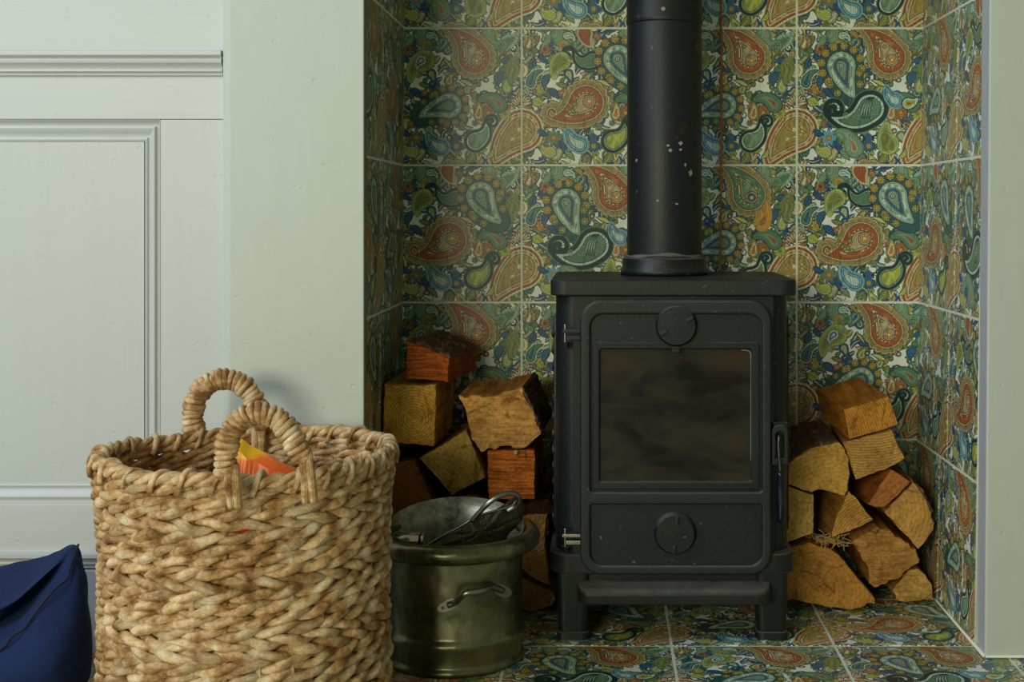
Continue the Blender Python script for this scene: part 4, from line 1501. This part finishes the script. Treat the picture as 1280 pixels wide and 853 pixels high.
log([(1116, 740), (1124, 728), (1136, 713), (1147, 711.5), (1157, 719), (1165, 731), (1168, 751), (1150, 751.5), (1138, 752.5), (1125, 752), (1120, 749)], -0.168, 0.15, (0.0, 0.0), (0.60, 0.38, 0.12),
    'small fan-shaped log on the floor in the right corner', GR, 't', jag=0.0018, pith=(1140, 760), rough=0.0025)

# shavings on the largest log: one tangled handful
sv, sf = [], []
for i in range(95):
    p0 = at(random.gauss(1036, 12), random.gauss(680, 6), -0.206 + random.uniform(-0.006, 0.03))
    a = random.uniform(0, 6.28)
    L = random.uniform(0.006, 0.022)
    d = Vector((math.cos(a), random.uniform(-.4, .4), 0.7 * math.sin(a))) * L
    p0.z = max(p0.z, at(0, 676 + abs(p0.x - at(1020, 0, -.2).x) * 120, -0.206).z)
    path = [p0, p0 + d * 0.5 + Vector((0, 0, random.uniform(-.003, .003))), p0 + d]
    V, F, _ = tube_data(path, 0.0007, 4)
    o_ = len(sv)
    sv += V
    sf += [tuple(q + o_ for q in f) for f in F]
sh = pydata('wood_shavings', sv, sf, simple('straw_shavings', (0.55, 0.36, 0.13), 0.8), None)
tag(sh, 'little tangle of straw-coloured wood shavings on the largest right-hand log', 'shavings', None, 'stuff')
# chip caught between two logs
bm = bmesh.new()
bmesh.ops.create_icosphere(bm, subdivisions=1, radius=0.0045, matrix=Matrix.Translation(at(645, 566, -0.268)))
for v in bm.verts: v.co += Vector((random.uniform(-1, 1), random.uniform(-1, 1), random.uniform(-1, 1))) * 0.001
chip = bmobj('wood_chip', bm, simple('pale_chip', (0.5, 0.4, 0.15), 0.8))
tag(chip, 'tiny pale wood chip caught on top of the bright orange square log', 'wood chip')

# ------------------------------------------------------------------ brass bucket
BX, BY = -0.2206, -0.440
bucket = empty('coal_bucket', (BX, BY, 0.0))
tag(bucket, 'tarnished hammered brass coal bucket with thick rolled lip, between basket and stove', 'bucket')
prof = [(0.0, 0.004), (0.098, 0.004), (0.102, 0.0), (0.1045, 0.003), (0.1035, 0.008), (0.1005, 0.0105), (0.1000, 0.014), (0.1010, 0.030), (0.1035, 0.036), (0.1055, 0.041),
        (0.1050, 0.047), (0.1015, 0.050), (0.1000, 0.055), (0.1005, 0.09), (0.1015, 0.13), (0.1020, 0.160), (0.1020, 0.176)]
lathe('bucket_wall', prof, (BX, BY, 0), M_BRASS, bucket, 96)
# upper wall: rises at the back, inner skin in stained metal
vs, fs = [], []
n = 96
for i in range(n):
    a = 2 * math.pi * i / n
    back = 0.5 + 0.5 * math.sin(a)          # 1 at the back
    top = 0.178 + 0.038 * back ** 1.3
    for r_, z in ((0.1020, 0.170), (0.1025, 0.178), (0.1025 + 0.004 * back, top - 0.002), (0.1030 + 0.004 * back, top), (0.1010 + 0.004 * back, top), (0.1000, 0.172), (0.0985, 0.10), (0.0975, 0.012), (0.0, 0.010)):
        vs.append((BX + r_ * math.cos(a), BY + r_ * math.sin(a), z))
m_ = 9
for i in range(n):
    i2 = (i + 1) % n
    for j in range(m_ - 1): fs.append((i * m_ + j, i2 * m_ + j, i2 * m_ + j + 1, i * m_ + j + 1))
inner = pydata('inner_wall', vs, fs, M_BRASS_IN, bucket, True)
inner['label'] = 'mottled stained inner wall'
# rolled lip round the front, open-ended at the right
path, rad = [], []
for t in np.linspace(0, 1, 90):
    a = math.radians(38 - t * 256)
    R_ = 0.1140 + 0.001 * math.sin(a)
    zz = 0.1790 + 0.006 * max(0, math.sin(a)) - 0.0015
    path.append((BX + R_ * math.cos(a), BY + R_ * math.sin(a), zz))
    e = min(1, t / 0.035, (1 - t) / 0.035)
    rad.append(0.0142 * (0.72 + 0.28 * e))
lip = tube('rolled_lip', path, rad, M_BRASS, bucket, 20)
# strap handle
hb = empty('strap_handle')
hb.parent = bucket
e1, e2 = at(560, 757, -0.5425), at(626, 746, -0.5375)
hw = (e1 + e2) / 2
hb.location = hw - Vector(bucket.location)


def on_wall(x, z, off):
    dx = x - BX
    return Vector((x, BY - math.sqrt(max(0, 0.1008 ** 2 - dx ** 2)) - off, z))


path = smooth_path([on_wall(e1.x, e1.z, 0.002), on_wall(e1.x + 0.012, e1.z + 0.006, 0.006), on_wall(hw.x - 0.012, hw.z + 0.0155, 0.022), on_wall(hw.x + 0.010, hw.z + 0.017, 0.024),
                    on_wall(e2.x - 0.014, e2.z + 0.012, 0.010), on_wall(e2.x, e2.z, 0.002)], 40)
V, F, _ = tube_data(path, 0.0048, 12, up=(0, -1, 0))
under(hw, 'handle_bow', V, F, M_STEEL, hb)
for e, ang in ((e1, 0.42), (e2, -0.75)):
    bm = bmesh.new()
    lp = [(0.016 * math.cos(a) * (1 if math.cos(a) > 0 else 1.0), 0.0075 * math.sin(a)) for a in np.linspace(0, 2 * math.pi, 25)[:-1]]
    c0 = on_wall(e.x, e.z, 0)
    front, backv = [], []
    for u, w in lp:
        x = e.x + u * math.cos(ang) - w * math.sin(ang)
        z = e.z + u * math.sin(ang) + w * math.cos(ang)
        front.append(bm.verts.new(on_wall(x, z, 0.0035) - hw))
        backv.append(bm.verts.new(on_wall(x, z, -0.0005) - hw))
    bm.faces.new(front)
    for i in range(24): bm.faces.new([front[i], front[(i + 1) % 24], backv[(i + 1) % 24], backv[i]])
    for u in (-0.008, 0.001):
        x, z = e.x + u * math.cos(ang), e.z + u * math.sin(ang)
        bmesh.ops.create_uvsphere(bm, u_segments=10, v_segments=6, radius=0.0022, matrix=Matrix.Translation(on_wall(x, z, 0.0035) - hw))
    bmesh.ops.recalc_face_normals(bm, faces=bm.faces)
    me = bpy.data.meshes.new('riveted_end')
    bm.to_mesh(me); bm.free()
    me.materials.append(M_STEEL)
    o = bpy.data.objects.new('riveted_end', me)
    COL.objects.link(o)
    o.parent = hb
    sharp(o, 30)

# what stands in the bucket
tool = empty('fire_tool', (BX + 0.01, BY + 0.02, 0.012))
tag(tool, 'dark pitted iron fire tool with a silver loop handle leaning out of the brass bucket', 'fire tool')
# blade: leaf outline in the plane facing the camera, leaning right and up
out = [(522, 692), (545, 674), (572, 660), (596, 645), (622, 636), (642, 622), (653, 626), (656, 640), (648, 656), (636, 668), (628, 684), (604, 694), (566, 700), (538, 699)]
YB = -0.446
P = smooth_path([at(x, y, YB + 0.0005 * (x - 590)) for x, y in out] + [at(*out[0], YB - 0.034)], 90)[:-1]
c = sum(P, Vector()) / len(P)
vs, fs = [], []
rr_n = len(P)
for side in (-1, 1):
    for k in (0.25, 0.5, 0.75, 0.92, 1.0):
        for q in P:
            w = c.lerp(q, k)
            th = 0.010 * math.sqrt(max(0, 1 - k ** 2)) + 0.0015
            rel = 0.0022 * noise.noise(Vector(((0.82 * w.x + 0.57 * w.z) * 45, side, (0.82 * w.z - 0.57 * w.x) * 190)))
            vs.append(w + Vector((0, side * (th + 2 * rel * (k < .95)), 0)))
for s_ in range(2):
    o0 = s_ * 5 * rr_n
    for r_ in range(4):
        for j in range(rr_n):
            j2 = (j + 1) % rr_n
            fs.append((o0 + r_ * rr_n + j, o0 + r_ * rr_n + j2, o0 + (r_ + 1) * rr_n + j2, o0 + (r_ + 1) * rr_n + j))
    ci = len(vs)
    vs.append(c + Vector((0, (-1, 1)[s_] * 0.0115, 0)))
    for j in range(rr_n): fs.append((ci, o0 + j, o0 + (j + 1) % rr_n))
for j in range(rr_n):
    j2 = (j + 1) % rr_n
    fs.append((4 * rr_n + j, 4 * rr_n + j2, 9 * rr_n + j2, 9 * rr_n + j))
o = pydata('blade', vs, fs, M_TOOL, tool)
bm = bmesh.new(); bm.from_mesh(o.data); bmesh.ops.recalc_face_normals(bm, faces=bm.faces); bm.to_mesh(o.data); bm.free()
sharp(o, 50)
tube('silver_edge', smooth_path([at(520, 692, YB - 0.034), at(548, 673, YB - 0.026), at(576, 658, YB - 0.018), at(592, 648, YB - 0.014), at(606, 642, YB - 0.010), at(636, 634, YB - 0.004), at(646, 626, YB)], 40), 0.0015, M_STEEL, tool, 8)
tube('loop_handle', smooth_path([at(590, 652, YB - 0.020), at(600, 640, YB - 0.022), at(612, 628, YB - 0.024), at(626, 619.5, YB - 0.020), at(640, 617, YB - 0.010), at(648, 622, YB - 0.002), at(645, 632, YB + 0.004), at(634, 640, YB + 0.006)], 50),
     0.0040, M_STEEL, tool, 12, up=(0, 1, 0))
tube('shaft', [at(604, 690, YB - 0.0), (BX + 0.012, BY - 0.01, 0.014)], 0.004, M_TOOL, tool, 10)
knob = empty('poker_knob', at(515, 676.5, -0.452))
tag(knob, 'short shiny nickel tool knob inside the brass bucket, at its left', 'tool knob')
kc = at(515, 676.5, -0.452)
V, F, _ = tube_data([kc + Vector((x, -0.004 * x / 0.03, 0.0)) for x in (-0.0225, -0.022, -0.006, 0.012, 0.0125)], [0.010, 0.0125, 0.0130, 0.0125, 0.009], 24)
pydata('knob_barrel', V, F, M_NICKEL, knob, True)
V, F, _ = tube_data([kc + Vector((x, 0, 0)) for x in (0.0135, 0.014, 0.0175, 0.018)], [0.010, 0.0125, 0.0125, 0.010], 24)
pydata('end_ring', V, F, M_NICKEL, knob, True)
tube('shaft', [kc + Vector((0.0, 0, -0.008)), (BX - 0.03, BY - 0.03, 0.013)], 0.004, M_TOOL, knob, 10)
# round lid lying in the bucket, its edge just over the lip
ld = lathe('pan_lid', [(0.0, 0.004), (0.030, 0.003), (0.033, 0.004), (0.034, 0.006), (0.033, 0.008), (0.0, 0.006)], (0, 0, 0), M_BRASS, None, 48)
ld.location = (BX + 0.033, BY - 0.052, 0.164)
ld.rotation_euler = (math.radians(8), math.radians(-5), 0)
tag(ld, 'thin round brass lid lying inside the bucket behind its front lip', 'lid')

# ------------------------------------------------------------------ woven basket
KX, KY = -0.4570, -0.728
basket = empty('woven_basket', (KX, KY, 0))
tag(basket, 'tall round woven seagrass laundry basket with two wrapped loop handles', 'basket')
HB = 0.348


def bR(z):
    t = z / HB
    return 0.1705 + 0.0100 * max(0, (t - 0.62) / 0.38) ** 1.3 + 0.004 * max(0, (0.35 - t) / 0.35) + 0.002 * math.sin(t * 5)


# wobble of the whole rim
def wob(a, z): return 0.0025 * math.sin(2 * a + 1.0) * z / HB + 0.0012 * math.sin(5 * a)


NROW = 25
PITCH = HB / NROW
NS = 28           # stakes
wm = [M_WICKER, M_WICKER, M_WICKER_D]
for r_ in range(NROW):
    z0 = 0.008 + r_ * PITCH
    sgn = -1 if r_ in (2, 5, 10, 11, 16, 21) else 1
    per = NS / 2
    phase = (r_ % 2) * math.pi * 0.5 + rng.rand() * 0.5
    amp = 0.0047
    s1, s2, s3 = rng.rand(3) * 100
    for k in range(2):
        n = 340
        path, rad = [], []
        for i in range(n):
            a = 2 * math.pi * i / n
            th = per * a + phase + k * math.pi + 0.9 * noise.noise(Vector((math.cos(a) * 5 + s3, math.sin(a) * 5, r_)))
            nz = noise.noise(Vector((math.cos(a) * 2.5 + s1, math.sin(a) * 2.5 + k * 9, r_)))
            n2 = noise.noise(Vector((math.cos(a) * 7 + s2, math.sin(a) * 7 + k * 9, r_)))
            n3 = noise.noise(Vector((math.cos(a) * 14 + s3, math.sin(a) * 14 + k * 5, r_)))
            rr_ = bR(z0) + wob(a, z0) + amp * 1.05 * math.cos(th) + 0.0012 * n2
            z = z0 + amp * 0.88 * math.sin(sgn * th) + 0.0036 * nz + 0.0020 * n2
            path.append((KX + rr_ * math.cos(a), KY + rr_ * math.sin(a), z))
            rad.append(0.0053 * (1 + 0.20 * math.cos(th) + 0.30 * n3 + 0.15 * n2))
        V, F, UV = tube_data(path, rad, 9, True)
        o = pydata('woven_strand', V, F, wm[rng.randint(3)], basket, True, UV)
# stakes
stake_me = None
for i in range(NS):
    a = 2 * math.pi * (i + 0.5) / NS
    path = []
    for z in np.linspace(0.0, HB + 0.004, 16):
        R_ = bR(z) + wob(a, z)
        path.append((KX + R_ * math.cos(a), KY + R_ * math.sin(a), z))
    V, F, UV = tube_data(path, 0.0042, 7, up=(1, 0, 0))
    pydata('stake', V, F, M_WICKER_D, basket, True, UV)
# rim: three strands braided
for k in range(3):
    n = 420
    path, rad = [], []
    for i in range(n):
        a = 2 * math.pi * i / n
        th = 19 * a + k * 2 * math.pi / 3
        zr = HB + 0.008 + 0.003 * math.sin(2 * a + 0.4) + 0.0015 * math.sin(7 * a)
        R_ = bR(HB) + 0.001 + wob(a, HB)
        rr_ = R_ + 0.0052 * math.cos(th)
        z = zr - 0.002 + 0.0052 * math.sin(th)
        path.append((KX + rr_ * math.cos(a), KY + rr_ * math.sin(a), z))
        rad.append(0.0048 * (1 + 0.35 * noise.noise(Vector((math.cos(a) * 12, math.sin(a) * 12, k)))))
    V, F, UV = tube_data(path, rad, 9, True)
    pydata('rim_strand', V, F, M_WICKER, basket, True, UV)
# knots where stakes turn over the rim
for i in range(NS):
    a = 2 * math.pi * (i + 0.5) / NS + 0.03 * math.sin(i * 5)
    h = 0.003 * math.sin(i * 2.3)
    R_ = bR(HB) + wob(a, HB)
    zr = HB + 0.008 + 0.003 * math.sin(2 * a + 0.4)
    pts = []
    for t, (dr, dz, da) in enumerate([(0.009, -0.014, -0.05), (0.0108, -0.002, -0.025), (0.005, 0.0088 + h, 0.0), (-0.006, 0.0080 + h, 0.03), (-0.0105, -0.003, 0.06), (-0.009, -0.013, 0.09)]):
        pts.append((KX + (R_ + dr) * math.cos(a + da), KY + (R_ + dr) * math.sin(a + da), zr + dz))
    pts = [(q[0], q[1], q[2] - 0.003) for q in pts]
    V, F, UV = tube_data(smooth_path(pts, 15), 0.0034 + 0.0008 * math.sin(i * 4.1), 7)
    pydata('rim_loop', V, F, M_WICKER if i % 3 else M_WICKER_D, basket, True, UV)
# woven base
lathe('base', [(0.0, 0.006), (0.172, 0.006), (0.172, 0.0), (0.0, 0.0)], (KX, KY, 0), M_WICKER_D, basket, 48)


def handle(pts, wrap_r, cord_r, turns, legs):
    h0 = empty('handle')
    h0.parent = basket
    P_ = smooth_path(pts, 160)
    L = [0]
    for i in range(1, len(P_)): L.append(L[-1] + (P_[i] - P_[i - 1]).length)
    mid = sum(P_, Vector()) / len(P_)
    h0.location = mid - Vector(basket.location)
    V, F, _ = tube_data(P_, wrap_r * 0.86, 12, up=(0, -1, 0))
    under(mid, 'handle_core', V, F, M_WICKER_D, h0)
    # wrapping cord: a coil round the core
    per = 12
    n = int(turns * per)
    path, rad = [], []
    N0 = None
    Ls = L[-1]
    import bisect
    for i in range(n + 1):
        s_ = Ls * i / n
        j = min(max(bisect.bisect_left(L, s_), 1), len(P_) - 1)
        f_ = (s_ - L[j - 1]) / max(L[j] - L[j - 1], 1e-9)
        q = P_[j - 1].lerp(P_[j], f_)
        T_ = (P_[j] - P_[j - 1]).normalized()
        ref = Vector((0.15, -1, 0)) if N0 is None else N0
        N0 = (ref - T_ * ref.dot(T_)).normalized()
        B_ = T_.cross(N0)
        a = 2 * math.pi * i / per
        w = wrap_r * (1 + 0.05 * math.sin(i * 0.21))
        path.append(q + N0 * math.cos(a) * w + B_ * math.sin(a) * w + T_ * 0.0012 * math.sin(i * 0.37))
        rad.append(cord_r * (1 + 0.18 * math.sin(i * 0.13) + 0.12 * math.sin(i * 0.9)))
    V, F, UV = tube_data(path, rad, 8)
    me_o = under(mid, 'wrapping', V, F, M_WICKER, h0)
    ul = me_o.data.uv_layers.new(name='UVMap')
    for l in me_o.data.loops: ul.data[l.index].uv = UV[l.vertex_index]
    for lg in legs:
        V, F, UV = tube_data(smooth_path(lg, 14), 0.0052, 9, up=(0, -1, 0))
        o = under(mid, 'handle_cord', V, F, M_WICKER, h0)
        ul = o.data.uv_layers.new(name='UVMap')
        for l in o.data.loops: ul.data[l.index].uv = UV[l.vertex_index]


yf = -0.926
front = [at(284, 594, yf), at(282, 572, yf), at(287, 545, yf), at(301, 524, yf), at(322, 516, yf), at(345, 523, yf), at(361, 540, yf), at(372, 560, yf), at(379, 576, yf)]
lf = []
for (xa, xb) in ((283, 289), (292, 297)):
    lf.append([at(xa + 1, 582, yf - 0.002), at(xa + 4 if xa < 290 else xa + 3, 608, yf - 0.010), at(xb + 1, 634, yf - 0.001)])
for (xa, xb) in ((377, 382), (385, 392)):
    lf.append([at(xa, 566, yf - 0.002), at(xa + 4, 596, yf - 0.010), at(xb, 628, yf - 0.001)])
handle(front, 0.0100, 0.0040, 24, lf)
yb = -0.568
backp = [at(243, 540, yb), at(241, 520, yb), at(246, 496, yb), at(262, 479, yb), at(281, 474, yb), at(301, 480, yb), at(315, 496, yb), at(322, 516, yb), at(323, 533, yb)]
lb = []
for (xa, xb) in ((240, 243), (247, 250)):
    lb.append([at(xa, 530, yb - 0.003), at(xa + 1, 556, yb - 0.004), at(xb, 580, yb - 0.004)])
for (xa, xb) in ((319, 319), (327, 327)):
    lb.append([at(xa, 526, yb - 0.003), at(xa, 545, yb - 0.003), at(xb, 566, yb - 0.003)])
handle(backp, 0.0112, 0.0046, 26, lb)

# packet in the basket
YK = -0.74
pk = [at(278, 570, YK), at(299, 548, YK), at(318, 560, YK), at(352, 577, YK), at(378, 592, YK)]
vs = []
nx = 14
top = smooth_path(pk, 26)
n = len(top)
for dy, dz in ((-0.030, -0.16), (-0.034, -0.06), (-0.022, -0.012), (-0.006, 0.0), (0.006, 0.0), (0.022, -0.012), (0.034, -0.06), (0.030, -0.16)):
    for i, q in enumerate(top):
        w = q + Vector((0, dy, dz))
        w += Vector((0, 1, 0.6)) * 0.006 * noise.noise(w * 45)
        if dz < -0.1: w.z = 0.19
        vs.append(w)
fs = []
for r_ in range(7):
    for i in range(n - 1): fs.append((r_ * n + i, r_ * n + i + 1, (r_ + 1) * n + i + 1, (r_ + 1) * n + i))
fs.append(tuple(r_ * n for r_ in range(8)))
fs.append(tuple(r_ * n + n - 1 for r_ in range(8))[::-1])
base = Vector((at(320, 580, YK).x, YK, 0.19))
me = bpy.data.meshes.new('paper_packet')
me.from_pydata([tuple(v - base + Vector((0, 0, -0.0))) for v in vs], [], fs)
bm = bmesh.new(); bm.from_mesh(me); bmesh.ops.recalc_face_normals(bm, faces=bm.faces); bm.to_mesh(me); bm.free()
me.materials.append(M_PAPER)
pko = bpy.data.objects.new('paper_packet', me)
COL.objects.link(pko)
pko.location = base
tag(pko, 'crumpled orange and yellow packet inside the woven basket, behind the front handle', 'packet')
# folded blanket filling the lower basket, which holds the packet up
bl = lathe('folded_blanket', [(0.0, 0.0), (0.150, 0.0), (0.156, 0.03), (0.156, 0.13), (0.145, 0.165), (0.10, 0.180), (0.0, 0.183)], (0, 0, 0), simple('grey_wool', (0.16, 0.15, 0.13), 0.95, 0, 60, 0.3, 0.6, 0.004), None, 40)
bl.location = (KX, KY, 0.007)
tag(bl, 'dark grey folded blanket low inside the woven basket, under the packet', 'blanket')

# ------------------------------------------------------------------ navy cushion
cu = empty('floor_cushion', (at(0, 800, -0.62).x, -0.60, 0))
tag(cu, 'navy blue canvas floor cushion with black piping, left of the woven basket', 'cushion')
# rows (back bottom, ridge, fold, seam, front mid, front low, underside) x columns (left to right)
def gp(px, py, y, z=None):
    q = at(px, py, y)
    if z is not None: q.z = z
    return q


rowsC = [
    [gp(-330, 0, -0.50, 0.02), gp(-200, 0, -0.49, 0.02), gp(0, 0, -0.49, 0.02), gp(40, 0, -0.50, 0.02), gp(80, 0, -0.52, 0.02), gp(100, 0, -0.54, 0.02), gp(112, 0, -0.57, 0.02)],
    [gp(-330, 760, -0.50), gp(-200, 725, -0.50), gp(0, 704, -0.52), gp(40, 699, -0.54), gp(72, 690, -0.57), gp(88, 684, -0.595), gp(97, 681, -0.615)],
    [gp(-330, 740, -0.56), gp(-200, 720, -0.57), gp(0, 740, -0.60), gp(40, 718, -0.60), gp(70, 697, -0.60), gp(88, 685.5, -0.61), gp(98, 681, -0.618)],
    [gp(-330, 800, -0.69), gp(-200, 800, -0.70), gp(0, 772, -0.695), gp(35, 738, -0.675), gp(65, 711, -0.648), gp(84, 694, -0.628), gp(98.2, 681.2, -0.6195)],
    [gp(-330, 820, -0.62), gp(-200, 820, -0.63), gp(0, 789, -0.635), gp(35, 750, -0.632), gp(65, 718, -0.627), gp(84, 697, -0.63), gp(98.5, 681.5, -0.62)],
    [gp(-330, 850, -0.70), gp(-200, 850, -0.72), gp(0, 812, -0.72), gp(34, 780, -0.71), gp(62, 747, -0.69), gp(85, 724, -0.665), gp(99, 682, -0.621)],
    [gp(-330, 900, -0.73), gp(-200, 900, -0.75), gp(0, 850, -0.75), gp(40, 820, -0.745), gp(70, 790, -0.73), gp(100, 745, -0.69), gp(108, 710, -0.630)],
    [gp(-330, 0, -0.72, 0.06), gp(-200, 0, -0.74, 0.06), gp(0, 0, -0.76, 0.06), gp(40, 0, -0.76, 0.06), gp(75, 0, -0.75, 0.06), gp(107, 800, -0.70), gp(117, 760, -0.64)],
    [gp(-330, 0, -0.66, 0.002), gp(-200, 0, -0.68, 0.002), gp(0, 0, -0.70, 0.002), gp(40, 0, -0.70, 0.002), gp(75, 0, -0.69, 0.002), gp(107, 0, -0.67, 0.01), gp(120, 860, -0.62)],
]
bm = bmesh.new()
G = [[bm.verts.new(q - Vector(cu.location)) for q in row] for row in rowsC]
for i in range(len(G)):
    i2 = (i + 1) % len(G)
    for j in range(6):
        bm.faces.new([G[i][j], G[i][j + 1], G[i2][j + 1], G[i2][j]])
bm.faces.new([g_[0] for g_ in G])
bm.faces.new([g_[-1] for g_ in G][::-1])
bmesh.ops.recalc_face_normals(bm, faces=bm.faces)
lay_c = bm.edges.layers.float.get('crease_edge') or bm.edges.layers.float.new('crease_edge')
for r_, cr in ((1, 0.4), (3, 0.4), (4, 0.9), (5, 0.7)):
    for j in range(6):
        e = bm.edges.get((G[r_][j], G[r_][j + 1]))
        if e: e[lay_c] = cr
me = bpy.data.meshes.new('cover')
bm.to_mesh(me); bm.free()
me.materials.append(M_NAVY)
cover = bpy.data.objects.new('cover', me)
COL.objects.link(cover)
cover.parent = cu
me.polygons.foreach_set('use_smooth', [True] * len(me.polygons))
ss = cover.modifiers.new('subsurf', 'SUBSURF')
ss.levels = ss.render_levels = 4
tex = bpy.data.textures.new('wrinkle', 'CLOUDS')
tex.noise_scale = 0.09
dm = cover.modifiers.new('wrinkles', 'DISPLACE')
dm.texture = tex
dm.strength = 0.016
dm.mid_level = 0.5
# black piping along the seam, just above the cloth
pp = [rowsC[4][j] + Vector((0, -0.004, 0.003)) for j in range(1, 7)]
pp2 = [gp(-200, 840, -0.715), gp(-60, 845, -0.726), gp(0, 813, -0.728), gp(14, 797, -0.724), gp(31, 785, -0.717), gp(45, 765, -0.708), gp(60, 747, -0.697), gp(72, 734, -0.686), gp(84, 724, -0.672), gp(87, 712, -0.66), gp(92, 698, -0.645), gp(98, 681, -0.624)]
tube('piping', smooth_path(pp2, 80), 0.0016, M_SEAM, cu, 8)
